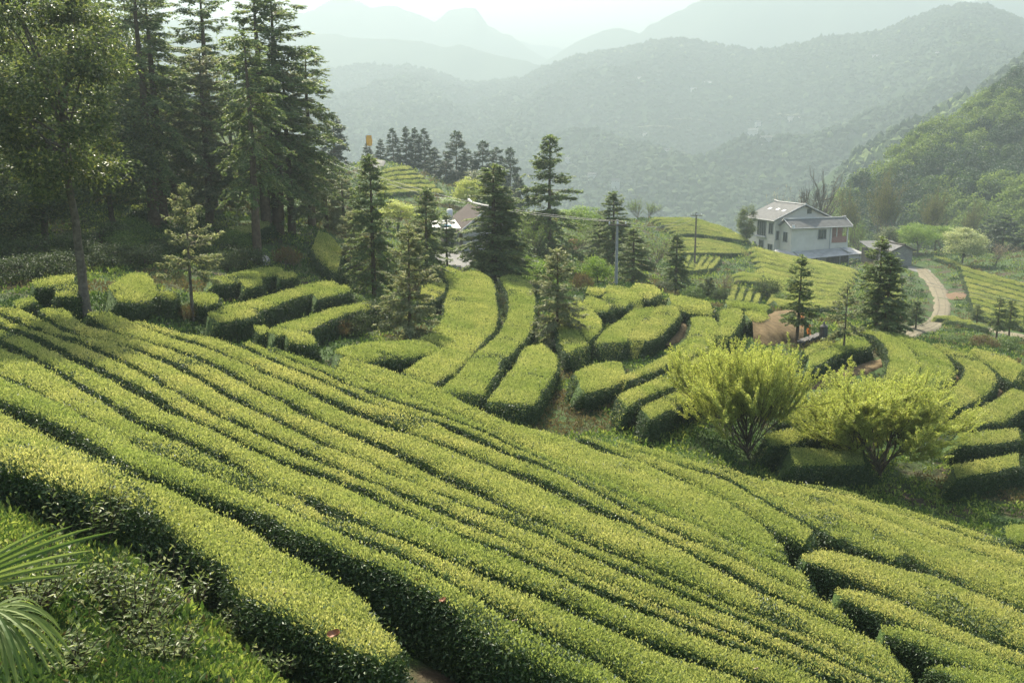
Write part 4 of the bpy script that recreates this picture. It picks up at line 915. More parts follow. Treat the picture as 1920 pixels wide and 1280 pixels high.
# kind | foot x y | top y | width px (0: natural) | distance (0: where the foot is seen) | label | group
TREES = """bt|163 580|-70|265|34|tall broad-leaved tree with a straight bare trunk at the top of the near slope|
fy|362 606|352|118|0|small pale fir with open whorled boughs behind the near slope|
ft|290 425|-60|170|56|tall dark fir, its bare trunk left of two above the small pale fir|tall firs of the left forest
fu|306 430|-20|150|58|tall dark fir, its bare trunk right of two above the small pale fir|tall firs of the left forest
ft|402 412|-30|160|66|dense dark fir rising out of the picture behind the pale forest fir|tall firs of the left forest
fp|394 432|95|130|60|pale fir standing before the dense dark fir of the left forest|tall firs of the left forest
fu|484 487|60|120|51|leftmost bare trunk of the tall fir clump beside the sky|tall firs of the left forest
fu|501 442|-40|140|59|highest fir of the tall clump beside the sky, cut by the picture top|tall firs of the left forest
ft|521 441|-5|190|60|broad drooping fir in the middle of the tall clump beside the sky|tall firs of the left forest
fp|548 446|120|130|61|mid height fir at the right of the tall clump|tall firs of the left forest
ft|585 432|95|120|66|fir with drooping boughs at the right edge of the tall clump|tall firs of the left forest
fp|612 432|295|70|70|slim pale fir beside the right foot of the tall clump|firs by the forest edge
fp|646 438|330|66|72|slim fir between the forest edge and the slender firs|firs by the forest edge
ff|335 385|140|100|76|dark fir seen between the trunk pair and the pale forest fir|tall firs of the left forest
fp|330 420|180|90|70|greyish fir behind the trunk pair|tall firs of the left forest
bd|20 440|90|240|52|dark broad-leaved tree at the left picture edge behind the big trunk|dark broad-leaved trees of the left forest
be|85 445|190|200|50|dark bushy tree low behind the left of the big trunk|dark broad-leaved trees of the left forest
bd|215 440|170|190|54|dark bushy tree low behind the right of the big trunk|dark broad-leaved trees of the left forest
be|120 420|40|230|64|tall dark tree directly behind the big tree's crown|dark broad-leaved trees of the left forest
bd|225 400|-20|200|70|tall dark tree between the big tree and the firs, cut by the picture top|dark broad-leaved trees of the left forest
bm|25 400|-40|240|72|lighter leafed tree at the top left picture corner|dark broad-leaved trees of the left forest
be|175 395|90|200|76|dark tree high on the forest slope behind the big tree|dark broad-leaved trees of the left forest
bd|285 395|200|150|70|dark bushy tree behind the trunk pair's feet|dark broad-leaved trees of the left forest
be|-20 480|260|160|46|dark bushy tree cut by the left picture edge, low on the slope|dark broad-leaved trees of the left forest
bm|520 430|300|120|72|green undertree behind the feet of the tall fir clump|dark broad-leaved trees of the left forest
bm|425 405|290|110|70|green undertree behind the pale forest fir|dark broad-leaved trees of the left forest
bm|600 425|335|90|76|green undertree at the right foot of the tall fir clump|dark broad-leaved trees of the left forest
wg|452 400|50|120|80|half bare spring tree seen against the sky left of the tall clump|
fb|702 556|292|92|0|slender fir with a straight dark trunk, tallest left of the middle terrace|slender firs by the middle terrace
fd|668 517|395|74|0|pale fir close left of the slender dark trunk|slender firs by the middle terrace
fd|769 652|425|112|39|large pale fir with reddish trunk standing in front of the middle terrace|slender firs by the middle terrace
fb|800 542|352|78|0|dark fir left of the little shack, behind the large pale fir|slender firs by the middle terrace
fc|838 494|400|46|71|thin sparse fir on a bare stem in front of the little shack|slender firs by the middle terrace
fb|926 518|310|120|63|twin stemmed fir in front of the white walled house|slender firs by the middle terrace
fb|940 517|350|100|64|lower stem of the twin fir in front of the white walled house|slender firs by the middle terrace
fa|1030 482|256|122|83|broad fir standing highest in the middle of the valley|slender firs by the middle terrace
fd|1045 652|468|100|45|pale fir with a dark core at the left foot of the mound|slender firs by the middle terrace
fb|1150 500|360|78|86|fir with a bushy top right behind the concrete pole|firs round the concrete pole
fa|1186 532|428|84|72|drooping fir close right of the concrete pole|firs round the concrete pole
fb|1122 520|410|60|90|bushy fir close left of the concrete pole|firs round the concrete pole
fb|1267 556|438|56|76|dark fir at the hill foot left of the thin pole|
fc|1494 646|478|62|51|dark solitary fir on the bare earth mound|firs round the stone post
fy|1580 682|538|78|0|thin fir with a spreading crown below the stone post|firs round the stone post
fc|1640 642|445|80|55|left twin of the dark firs right of the stone post|firs round the stone post
fb|1657 652|478|84|54|right twin of the dark firs right of the stone post, denser and lower|firs round the stone post
be|1398 487|386|36|150|slender dark tree beside the left wall of the white house|
fb|1328 566|518|36|76|small fir among the bushes at the foot of the house hill|little firs at the foot of the house hill
fb|1312 562|530|30|76|tiny fir left of the small fir at the foot of the house hill|little firs at the foot of the house hill
bk|1360 566|505|36|76|small reddish twiggy tree at the foot of the house hill|
sh|1437 573|522|52|82|dark rounded bush below the tea slope of the house|
ff|738 318|243|30|172|pointed dark fir on the far ridge, first right of the lowest ones|dark firs on the far ridge
ff|762 322|240|28|172|tall dark fir on the far ridge, leftmost of the close three|dark firs on the far ridge
ff|779 324|242|28|172|tall dark fir on the far ridge, middle of the close three|dark firs on the far ridge
ff|797 328|244|32|172|tall dark fir on the far ridge, rightmost of the close three|dark firs on the far ridge
ff|714 300|262|22|168|low dark fir on the far ridge beside the pale road bend|dark firs on the far ridge
ff|690 296|270|24|170|lowest dark fir on the far ridge under the orange banner|dark firs on the far ridge
ff|628 310|214|50|130|dark fir on the far ridge against the forest edge|dark firs on the far ridge
fs|856 346|250|50|165|broad dark fir standing alone on the far ridge|dark firs on the far ridge
fs|876 350|282|44|168|broad dark fir right of the lone broad one on the far ridge|dark firs on the far ridge
fs|905 356|268|46|168|highest dark fir of the right ridge clump|dark firs on the far ridge
fs|930 360|280|46|170|dark fir right of the highest one in the right ridge clump|dark firs on the far ridge
fs|957 376|281|38|172|outermost dark fir at the right end of the far ridge|dark firs on the far ridge
fs|836 344|300|44|160|low dark fir left of the lone broad one on the far ridge|dark firs on the far ridge
ff|815 338|278|34|166|mid sized dark fir between the close three and the lone broad fir|dark firs on the far ridge
fs|972 400|330|40|150|dark fir below the right end of the far ridge|dark firs on the far ridge
be|890 370|320|70|150|round dark tree under the right ridge clump|dark firs on the far ridge
by|746 470|374|66|88|yellow green leafy tree between the slender firs|
by|880 410|332|50|126|pale yellow green tree behind the brown tiled roof|
sb|850 420|370|60|130|bright bush left of the pale tree behind the tiled roof|
wg|1000 486|385|80|80|leafy young tree behind the white walled house|
bb|1100 452|385|80|112|bright green tree between the broad fir and the concrete pole|
bb|1070 420|392|60|130|bright green bushy tree behind the sandy yard|
wg|1226 522|428|86|95|spreading yellow green spring tree with visible branches right of the concrete pole|
wg|1194 412|362|36|165|small half bare tree on the hill crest, left of two|
wg|1218 412|372|40|166|small half bare tree on the hill crest, right of two|
sb|1120 532|480|56|70|bright bush at the foot of the concrete pole, on its left|
wg|965 500|372|70|96|light green young tree between the twin fir and the broad fir|young trees of the valley middle
wg|1078 510|418|70|92|light green young tree right of the broad fir|young trees of the valley middle
wg|1112 496|398|60|104|light green young tree left of the bushy topped fir|young trees of the valley middle
by|905 470|395|60|104|yellowish tree behind the twin fir|young trees of the valley middle
wg|716 470|400|60|84|light green young tree behind the slender dark trunk|young trees of the valley middle
sb|1010 532|488|70|66|bright bush below the broad fir|
sm|960 525|478|50|66|green bush right of the twin fir|
sb|985 520|470|44|72|bright bush between the twin fir and the broad fir|
sm|1080 530|488|60|72|green bush left of the bright bush by the concrete pole|
sr|1090 540|512|44|64|withered pinkish brown bush at the top left of the mound|
bare|1520 392|308|64|200|bare grey tree rising behind the white house|
bk|1462 392|345|60|215|faded pink blossoming tree behind the left roof of the white house|
bk|1490 390|350|56|218|faded pink blossoming tree behind the house ridge|
bk|1538 392|352|46|215|faded pink blossoming tree right of the bare tree|
bo|1614 470|340|84|185|budding tree with a yellow edged crown, leftmost of the tall grove right of the house|budding grove right of the house
bo|1646 470|306|96|188|tallest budding tree of the grove right of the house|budding grove right of the house
bo|1684 470|322|92|186|budding tree right of the tallest in the grove|budding grove right of the house
bo|1722 470|338|84|188|brownish budding tree above the bright green trees|budding grove right of the house
bo|1766 474|352|84|192|dull budding tree right of the grove, above the pale blossoming tree|budding grove right of the house
bo|1800 476|366|70|200|dull budding tree behind the pale blossoming tree|budding grove right of the house
be|1660 490|425|56|172|dark leafy tree behind the brick shed|
bb|1720 488|418|70|165|bright green tree above the end of the dirt road|
bb|1752 486|422|70|170|bright green tree left of the pale blossoming tree|
wg|1606 480|400|44|172|young green tree close to the right end of the white house|
bp|1800 524|424|80|150|cream blossoming tree right of the dirt road|
bk|1864 534|450|62|146|thin pinkish tree right of the cream blossoming tree|
fs|1876 500|404|56|175|dark fir behind the thin pinkish tree|
fs|1850 490|412|50|185|dark fir behind the cream blossoming tree|
fs|1916 510|430|50|170|dark fir at the right picture edge|
sh|1840 538|512|40|140|dark bush under the thin pinkish tree|
wl|1403 882|618|222|31.5|larger yellow green spring tree, left of the two beyond the near slope|yellow spring trees beyond the near slope
wm|1652 897|662|290|32|broader lower yellow green spring tree, right of the two beyond the near slope|yellow spring trees beyond the near slope
fc|1715 630|562|34|82|thin dark sapling in the bend of the dirt road|
fc|1762 690|660|10|60|thin bare sapling behind the curved terraces|
fc|1868 640|556|36|78|slender sapling right of the side path|slender saplings right of the road
fc|1890 640|560|34|80|slender sapling with dark top at the right picture edge|slender saplings right of the road
fc|1830 616|570|26|92|slender sapling left of the other two beyond the side path|slender saplings right of the road
sm|650 576|545|60|0|leafy yellow green sapling bush at the upper end of the left terrace|
sh|700 612|560|80|0|dark bluish bush below the slender firs|
sh|668 625|585|60|0|dark bush at the left of the dark bluish bush|
sr|640 632|598|50|0|brown withered bush between the terrace rows|
sr|350 604|568|40|0|brown bracken by the foot of the small pale fir|
sh|300 592|565|40|0|rounded clipped bush left of the small pale fir|
sh|936 548|528|26|0|uppermost clipped round bush in the gap of the middle terrace|round bushes in the terrace gap
sh|932 572|548|34|0|middle clipped round bush in the gap of the middle terrace|round bushes in the terrace gap
sh|950 598|572|24|0|lowest clipped round bush in the gap of the middle terrace|round bushes in the terrace gap
sh|30 530|478|90|0|dark bush at the left edge of the forest floor|bushes on the forest floor
sh|105 522|470|90|0|dark bush left of the big trunk on the forest floor|bushes on the forest floor
sh|205 500|455|80|0|dark bush right of the big trunk on the forest floor|bushes on the forest floor
sh|55 500|440|110|0|dark spreading bush at the left edge below the forest trees|bushes on the forest floor
sh|140 490|435|90|0|dark spreading bush just left of the big trunk|bushes on the forest floor
sh|20 470|400|110|0|high dark bush at the left edge under the forest trees|bushes on the forest floor
sh|190 465|410|100|0|high dark bush right behind the big trunk|bushes on the forest floor
sh|270 500|455|80|0|dark bush above the big sloping hedge|bushes on the forest floor
sh|370 470|430|70|0|dark bush right of the small pale fir's top|bushes on the forest floor
sm|235 478|430|70|0|lighter bush behind the big sloping hedge|bushes on the forest floor
sm|255 455|405|60|0|sunlit bush between the big trunk and the trunk pair|bushes on the forest floor
sh|330 478|440|70|0|dark bush left of the small pale fir's top|bushes on the forest floor
sm|440 470|428|60|0|sunlit bush below the long forest hedge|bushes on the forest floor
sh|460 505|462|80|0|dark bush above the long shaded hedge|bushes on the forest floor
sr|540 500|462|60|0|brown undergrowth bush under the tall fir clump|bushes on the forest floor
sh|425 505|470|50|0|dark bush right of the small pale fir|bushes on the forest floor
sm|1300 566|536|44|70|green bush left of the little firs at the hill foot|bushes at the hill foot
sh|1350 568|540|36|74|dark bush between the little fir and the reddish tree|bushes at the hill foot
sh|1246 548|526|40|74|dark bush behind the top right corner of the mound|bushes at the hill foot
sm|1465 582|548|40|74|pale green bush left of the solitary fir|bushes at the hill foot
sb|1478 612|588|44|55|bright bush on top of the bare earth mound|
so|1504 602|578|10|53|tuft of orange leaves on the bare earth mound, upper of two|orange tufts
so|1517 622|606|8|52|tuft of orange leaves beside the stone post, lower of two|orange tufts
sh|1700 598|568|40|88|dark bush left of the dirt road bend|
sr|1680 612|590|44|84|rusty bush below the tea rows left of the road|
sr|1660 628|606|44|72|rusty bush behind the twin firs|
sm|1790 648|625|50|66|green bush below the side path, left one|bushes below the side path
sr|1840 650|628|60|66|brownish bush below the side path, middle one|bushes below the side path
sm|1890 655|630|56|66|green bush below the side path, right one|bushes below the side path
sr|1600 655|636|30|54|brown bush at the foot of the twin firs|"""
random.seed(4)
for row in TREES.split("\n"):
    kd, ft, ty, wd, Yd, lab, grp = row.split("|")
    bx, by = map(float, ft.split()); ty, wd, Yd = float(ty), float(wd), float(Yd)
    if Yd:
        p = at(bx, by, Yd); p = np.array([p[0], p[1], ground(p[None, :2])[0]])
    else: p = cast([[bx, by]])[0]; Yd = p[1]
    top = at(bx, ty, p[1])
    H = max(top[2] - p[2], .4)
    w = wd / FPX * p[1] * 1.0 if wd else None
    p[2] -= .06
    rz = None
    if kd in ('wl', 'wm'):      # turn the crown's lean the way the photo shows it
        q = LEAN[kd]; rz = (math.pi if kd == 'wl' else 1.9) - math.atan2(q[1], q[0])
    plant(kd, p, H, lab, grp or None, w, rz)

# trees one can tell apart on the wooded hillside at the right, and the rest of that wood
make('ha', broad_geo, 'bark', 'hill_bright', 'hillside_tree', 'tree', seed=31, H=8, trunk_h=1.5, rx=2.6, rz=3.4, clumps=34, per=80, leaf=.34, low=-.7, crad=.3, nr=.25)
make('hb', broad_geo, 'bark', 'hill_mid', 'hillside_tree', 'tree', seed=32, H=8, trunk_h=1.5, rx=2.8, rz=3.2, clumps=34, per=80, leaf=.34, low=-.7, crad=.3, nr=.25)
make('hd', broad_geo, 'bark', 'hill_dark', 'hillside_tree', 'tree', seed=33, H=8, trunk_h=1.5, rx=2.8, rz=3.3, clumps=34, per=80, leaf=.34, low=-.7, crad=.3, nr=.25)
make('hc', fir_geo, 'bark', 'fir_far', 'hillside_tree', 'tree', seed=34, H=9, R=1.8, clear=.1, whorls=12, blade=.8, nb=5, spray=2.4)
r_ = np.random.default_rng(17)
P = on_mountain(GR1, 1500, r_)
pxs = 960 + P[:, 0] / P[:, 1] * FPX
vis = (P[:, 1] < 420) & (pxs < 2010); P = P[vis]
light = fbm(P[:, :2] / 16, 2, 6) + r_.normal(0, .16, len(P))
order = np.argsort(P[:, 1]); near = order[:280]; rest = order[280:]
HL = {'ha': "bright spring green tree on the wooded hillside at the right, among others like it", 'hb': "mid green rounded tree on the wooded hillside at the right, among others like it",
      'hd': "dark rounded tree on the wooded hillside at the right, among others like it", 'hc': "dark pointed tree on the wooded hillside at the right, among others like it"}
for i in near:
    k = 'ha' if light[i] > .10 else 'hb' if light[i] > -.10 else 'hd' if r_.random() < .75 else 'hc'
    plant(k, P[i] - np.array([0, 0, .4]), r_.uniform(5.5, 9.5), HL[k], HL[k].split(" on the")[0] + "s on the wooded hillside", rz=r_.uniform(0, 6.28))
g = Geo(); LP, LN, LM = [], [], []
for i in rest:
    k = 260; c = P[i] + np.array([0, 0, 3.2]); d = unit(r_.normal(0, 1, (k, 3))); d[:, 2] = np.abs(d[:, 2]) * 1.1 - .25
    LP.append(c + d * np.array([2.6, 2.6, 3.2]) * r_.uniform(.6, 1.05, (k, 1))); LN.append(d); LM.append(np.full(k, 0 if light[i] > .10 else 1 if light[i] > -.10 else 2))
LP, LN, LM = np.concatenate(LP), np.concatenate(LN), np.concatenate(LM)
for m_ in range(3):
    s = LM == m_; k = s.sum()
    g.leaves(LP[s], unit(r_.normal(0, 1, (k, 3))), unit(LN[s] + np.array([0, 0, .5]) + r_.normal(0, .2, (k, 3))), r_.uniform(.45, .8, k), .4, m_)
structure(g.obj("woods", [M['hill_bright'], M['hill_mid'], M['hill_dark']]), "stuff")
# ------------------------------------------------------------------ houses and built things
M['wall'] = plain("whitewashed_wall", (.50, .46, .37), (.58, .54, .44), .7, .9, .2, .15, 12)
M['roof'] = plain("grey_roof_tiles", (.075, .076, .068), (.11, .11, .10), 1.6, .85, .2, .5, 14)
M['trim'] = plain("pale_roof_edge", (.34, .33, .30), (.42, .41, .37), 2, .8, .2)
M['roof_brown'] = plain("brown_roof_tiles", (.028, .020, .014), (.048, .034, .024), 3, .85, .2, .6, 16)
M['glass'] = plain("dark_window_glass", (.03, .036, .034), None, rough=.15, spec=.5)
M['frame'] = plain("grey_window_frame", (.22, .22, .20), None, rough=.6)
M['sheet'] = plain("pale_metal_sheet", (.24, .235, .21), (.33, .32, .29), 1.2, .55, .4)
M['tarp'] = plain("white_tarpaulin", (.40, .385, .34), (.46, .44, .39), 1.5, .6, .3)
M['timber_and_shade'] = plain("dark_timber_and_opening_shade", (.05, .044, .036), (.09, .078, .06), 3, .9, .1)  # dark timber colour, also painted in as the shade of the house openings
def brick(name, c1, c2, mortar, sc):
    m, n, out = mat(name); t = n.nodes.new("ShaderNodeTexBrick"); tc = n.nodes.new("ShaderNodeTexCoord")
    t.inputs["Color1"].default_value = (*c1, 1); t.inputs["Color2"].default_value = (*c2, 1); t.inputs["Mortar"].default_value = (*mortar, 1)
    t.inputs["Scale"].default_value = sc; mp = n.nodes.new("ShaderNodeMapping"); mp.inputs["Rotation"].default_value = (math.radians(90), 0, 0)
    n.links.new(tc.outputs["Object"], mp.inputs[0]); n.links.new(mp.outputs[0], t.inputs[0])
    principled(n, out, t.outputs[0], .9, .1); return m
M['brick_red'] = brick("red_brick", (.24, .085, .055), (.30, .13, .09), (.3, .26, .22), 2.2)
M['brick_grey'] = brick("grey_brick", (.19, .18, .16), (.25, .24, .21), (.13, .12, .11), 2.0)
M['stone'] = plain("grey_stone", (.05, .048, .042), (.10, .095, .08), 6, .85, .2, .5, 20)
M['pole'] = plain("pale_concrete_pole", (.24, .235, .21), (.31, .30, .27), 3, .8, .2)
M['wood_pole'] = plain("weathered_wooden_pole", (.09, .075, .055), (.14, .12, .09), 5, .9, .1)
M['wire'] = plain("grey_wire", (.16, .16, .15), None, rough=.5)
M['banner'] = plain("orange_cloth", (.75, .33, .03), (.82, .42, .06), 3, .8, .1)
M['blue'] = plain("blue_sheet", (.12, .36, .50), None, rough=.5)
M['tank'] = plain("white_tank", (.62, .62, .58), None, rough=.5)

def gable_roof(u0, u1, v0, v1, ze, zr, axis, over=.5, th=.16):
    """two sloping slabs; axis 'u' or 'v' is the ridge direction"""
    g = Geo(); k = .25
    if axis == 'v':
        uc = (u0 + u1) / 2; sl = (zr - ze) / (uc - u0)
        for s, e in ((-1, u0), (1, u1)):
            eo = e + s * over; g.slab([[eo, v0 - over, ze - sl * over + th], [uc, v0 - over, zr + th], [uc, v1 + over, zr + th], [eo, v1 + over, ze - sl * over + th]], th, 0)
            g.tube([[eo, v0 - over, ze - sl * over + th + .04], [uc, v0 - over, zr + th + .06]], .11, 5, 1)
            g.tube([[eo, v0 - over, ze - sl * over + th * .4], [eo, v1 + over, ze - sl * over + th * .4]], .10, 5, 1)
        g.tube([[uc, v0 - over - .1, zr + th + .16], [uc, v0 + .6, zr + th + .06], [uc, v1 - .6, zr + th + .06], [uc, v1 + over + .1, zr + th + .3]], .13, 6, 1)
    else:
        vc = (v0 + v1) / 2; sl = (zr - ze) / (vc - v0)
        for s, e in ((-1, v0), (1, v1)):
            eo = e + s * over; g.slab([[u0 - over, eo, ze - sl * over + th], [u0 - over, vc, zr + th], [u1 + over, vc, zr + th], [u1 + over, eo, ze - sl * over + th]], th, 0)
            for uu in (u0 - over, u1 + over):
                g.tube([[uu, eo, ze - sl * over + th + .04], [uu, vc, zr + th + .06]], .10, 5, 1)
            g.tube([[u0 - over, eo, ze - sl * over + th * .4], [u1 + over, eo, ze - sl * over + th * .4]], .09, 5, 1)
        g.tube([[u0 - over - .1, vc, zr + th + .2], [u0 + .4, vc, zr + th + .06], [u1 - .4, vc, zr + th + .06], [u1 + over + .1, vc, zr + th + .25]], .12, 6, 1)
    return g
def block(u0, u1, v0, v1, z0, ze, zr=None, axis='v'):
    g = Geo(); g.box(((u0 + u1) / 2, (v0 + v1) / 2, (z0 + ze) / 2), (u1 - u0, v1 - v0, ze - z0))
    if zr:
        if axis == 'v':
            uc = (u0 + u1) / 2; Q = np.array([[u0, v0, ze], [u1, v0, ze], [uc, v0, zr], [u0, v1, ze], [u1, v1, ze], [uc, v1, zr]])
        else:
            vc = (v0 + v1) / 2; Q = np.array([[u0, v1, ze], [u0, v0, ze], [u0, vc, zr], [u1, v1, ze], [u1, v0, ze], [u1, vc, zr]])
        g.add(Q, [[0, 1, 2]]); g.add(Q, [[3, 5, 4]])
    return g
def each(parent, name, m, boxes):
    for b in boxes: solid(parent, name, m, [b])
def window(parent, face, a, z, w, h, at_, name="window", bars=1):
    """a window on a wall: face 'f' (front, normal -v), 'l' (left, normal -u)"""
    g = Geo(); t = .08; o = -.05
    def bx(ca, cz, sa, sz, d=.10):
        g.box((ca, at_ + o, cz) if face == 'f' else (at_ + o, ca, cz), (sa, d, sz) if face == 'f' else (d, sa, sz))
    bx(a, z + h / 2 + t / 2, w + 2 * t, t); bx(a, z - h / 2 - t / 2, w + 2 * t + .1, t, .2)
    for s in (-1, 1): bx(a + s * (w / 2 + t / 2), z, t, h)
    for k in range(bars): bx(a - w / 2 + w * (k + 1) / (bars + 1), z, .05, h)
    f = g.obj(name, M['frame'], parent)
    p = Geo(); p.box((a, at_ + .0, z) if face == 'f' else (at_ + .0, a, z), (w, .05, h) if face == 'f' else (.05, w, h))
    p.obj("pane", M['glass'], f)
    return f
def solid(parent, name, m, boxes):
    g = Geo()
    for c, s in boxes: g.box(c, s)
    return g.obj(name, m, parent)
# the white house
hp = at(1482, 474, 163); zb = hp[2]
zof = lambda px, py, Y: at(px, py, Y)[2] - zb
house = empty("farmhouse", tuple(hp), "big white two storey house with grey gabled roofs and a metal awning on the hill", "house", rz=math.radians(20))
ze_m, zr_m = zof(1450, 412, 166), zof(1500, 384, 169.5)
ze_w, zr_w = zof(1482, 426, 163), zof(1470, 413, 164.8)
uc = 4.4
block(-1, 9.8, 3.2, 11, -4.5, ze_m, zr_m).obj("wall", M['wall'], house)
solid(house, "attic_window", M['glass'], [((5.6, 3.17, ze_m + 1.25), (.85, .10, .8))])
gable_roof(-1, 9.8, 3.2, 11, ze_m, zr_m, 'v', .55).obj("roof", [M['roof'], M['trim']], house)
def skylights(us):
    for u_, f_ in us:      # small pale panes let into the main roof's left slope
        sl = (zr_m - ze_m) / 5.4; zc = ze_m + (u_ + 1) * sl + .17; g = Geo(); d_ = .28
        g.slab([[u_ - d_, f_ - .3, zc - d_ * sl + .05], [u_ + d_, f_ - .3, zc + d_ * sl + .05], [u_ + d_, f_ + .3, zc + d_ * sl + .05], [u_ - d_, f_ + .3, zc - d_ * sl + .05]], .05); g.obj("skylight", M['tank'], house)
skylights([(1.8, 5.0), (2.0, 7.0), (1.9, 9.2)])
# wing walls: open balcony at the right end
wg = block(0, 7.7, 0, 3.2, -4.5, ze_w, zr_w, 'u'); wg.box((9.5, 2.4, (ze_w - 4.5) / 2), (3.6, 1.6, ze_w + 4.5)); wg.box((9.5, .8, (ze_w - 2.9 - 4.5) / 2), (3.6, 1.6, ze_w - 2.9 + 4.5))
wg.obj("wall", M['wall'], house)
gable_roof(0, 11.3, 0, 3.2, ze_w, zr_w, 'u', .45).obj("roof", [M['roof'], M['trim']], house)
bal = solid(house, "balcony", M['brick_red'], [((9.5, .08, ze_w - 2.35), (3.5, .14, 1.0)), ((9.5, 1.55, ze_w - 1.5), (3.5, .10, 2.6))])
each(bal, "post", M['wall'], [((11.15, .1, ze_w - 1.45), (.22, .22, 2.9)), ((7.82, .02, ze_w - 1.45), (.2, .2, 2.9)), ((9.0, .1, ze_w - 1.1), (.14, .14, 1.7))])
solid(house, "drainpipe", M['trim'], [((7.6, -.08, ze_w - 2.3), (.12, .12, 4.4))])
window(house, 'f', 6.0, ze_w - 1.35, 1.5, 1.5, 0, bars=2)
window(house, 'l', 1.6, ze_w - 1.75, 1.0, 1.5, 0, bars=1)
window(house, 'f', -.5, ze_m - 2.6, .45, 1.4, 3.2, bars=0)
window(house, 'l', 4.3, ze_m - 1.5, 1.1, 1.7, -1, bars=1)
window(house, 'l', 7.0, ze_m - 1.7, 2.4, 2.4, -1, name="bay_window", bars=3)
window(house, 'l', 9.9, ze_m - 2.2, .8, 1.6, -1, bars=1)
window(house, 'l', 4.3, ze_m - 4.9, 1.2, 1.5, -1, bars=1)
window(house, 'l', 6.9, ze_m - 4.6, 1.2, 1.8, -1, name="door", bars=0)
window(house, 'l', 8.9, ze_m - 4.5, .45, .6, -1, bars=0)
ld = solid(house, "lintel", M['trim'], [((-1.25, 7.0, ze_m - 3.05), (.5, 3.0, .16))])
za = ze_w - 4.2
g = Geo(); g.slab([[.4, -.02, za + .2], [11.6, -.02, za + .5], [12.2, -2.5, za - .35], [.9, -2.6, za - .75]], .07); g.slab([[11.62, 0, za + .5], [13.4, 1.8, za - .1], [14.0, -1.2, za - .5], [12.24, -2.5, za - .38]], .05)
aw = g.obj("awning", M['sheet'], house)
each(aw, "post", M['pole'], [((4.2, -2.4, za - 2.6), (.12, .12, 4.2)), ((8.0, -2.4, za - 2.6), (.12, .12, 4.4)), ((12.0, -2.3, za - 2.6), (.12, .12, 4.4))])
g = Geo(); g.slab([[-1.6, 1.9, za + .5], [.1, -.05, za + .2], [.3, -1.9, za - .35], [-2.6, .9, za + .2]], .06)
g.obj("awning", M['sheet'], house)
solid(house, "opening_shade_panel", M['timber_and_shade'], [((3.0, -.06, za - 1.6), (4.6, .12, 2.0)), ((9.4, -.06, za - 2.2), (4.4, .12, 2.6)), ((.2, 1.2, za - 1.0), (.5, 1.6, 1.2))])  # dark boxes set on the wall, painted in for the shade under the awnings
solid(house, "satellite_dish", M['tank'], [((-.1, -.55, ze_w + .15), (.5, .1, .45)), ((-.1, -.45, ze_w - .1), (.08, .1, .4))])
# white canopy and shed beside the house
cp = at(1607, 478, 165)
t_ = empty("canopy", tuple(cp), "white tarpaulin canopy on thin posts at the right end of the white house", "canopy", rz=math.radians(20))
g = Geo(); g.slab([[-1.8, 0, .6], [2.4, .5, -.2], [2.0, 3.2, -.1], [-2, 3, 1.4]], .05); g.slab([[-1.9, -.3, -.4], [2.8, -.2, -.7], [2.5, .45, -.25], [-1.8, -.05, .5]], .04); g.obj("sheet", M['tarp'], t_)
each(t_, "post", M['pole'], [((-1.8, -.2, -1.6), (.1, .1, 2.4)), ((2.3, .4, -1.7), (.1, .1, 2.9))])
sp = at(1690, 508, 152); sp[2] = ground(sp[None, :2])[0]
shed = empty("brick_shed", tuple(sp), "small grey brick shed with a low gabled roof at the top of the dirt road", "shed", rz=math.radians(14))
block(-1.7, 1.7, 0, 3.6, -.8, 2.4, 3.1).obj("wall", M['brick_grey'], shed)
gable_roof(-1.7, 1.7, 0, 3.6, 2.4, 3.1, 'v', .35, .1).obj("roof", [M['roof'], M['timber_and_shade']], shed)
sp2 = at(1660, 498, 158); sp2[2] = ground(sp2[None, :2])[0]
shed2 = empty("lean_to", tuple(sp2), "low grey roofed lean-to between the white canopy and the brick shed", "shed", rz=math.radians(10))
block(-2.6, 2.4, 0, 3, -.8, 1.7).obj("wall", M['timber_and_shade'], shed2)
g = Geo(); g.slab([[-3, -.4, 1.75], [2.8, -.4, 1.75], [2.8, 3.3, 2.7], [-3, 3.3, 2.7]], .1); g.obj("roof", M['roof'], shed2)
# house with the brown roof in the valley
h2p = at(868, 488, 88); z2 = ground(h2p[None, :2])[0]; h2p[2] = z2
h2 = empty("cottage", tuple(h2p), "white walled cottage with a brown tiled roof half hidden by the twin fir", "house", rz=math.radians(18))
e2, r2 = at(868, 432, 88)[2] - z2, at(905, 392, 89)[2] - z2
block(0, 4.8, 0, 6, -1, e2, r2).obj("wall", M['wall'], h2)
gable_roof(0, 4.8, 0, 6, e2, r2, 'v', .5).obj("roof", [M['roof_brown'], M['trim']], h2)
window(h2, 'f', 3.6, e2 - 1.1, 1.0, 1.1, 0)
k2 = at(858, 478, 86); k2[2] = ground(k2[None, :2])[0]
s2 = empty("shack", tuple(k2), "little open shack with a shiny metal roof left of the brown roofed cottage", "shed", rz=math.radians(12))
hk = at(840, 428, 86)[2] - k2[2]
wl_ = block(-1.0, .1, 1.2, 3, -.8, hk - .15); wl_.box((-1.0, .1, hk / 2 - .4), (.12, .12, hk + .6)); wl_.box((.05, .1, hk / 2 - .4), (.14, .14, hk + .6)); wl_.box((-.5, .1, .2), (1.0, .1, .8))
wl_.obj("wall", M['brick_grey'], s2)
g = Geo(); g.slab([[-2.1, -.5, hk - .05], [.25, -.5, hk + .05], [.25, 3, hk + .5], [-2.0, 3, hk + .4]], .06); rf = g.obj("roof", M['sheet'], s2)
solid(rf, "blue_sheet", M['blue'], [((-.9, .6, hk + .22), (.9, .9, .05))])
window(s2, 'f', -.48, hk - 1.0, .7, 1.0, 1.2)
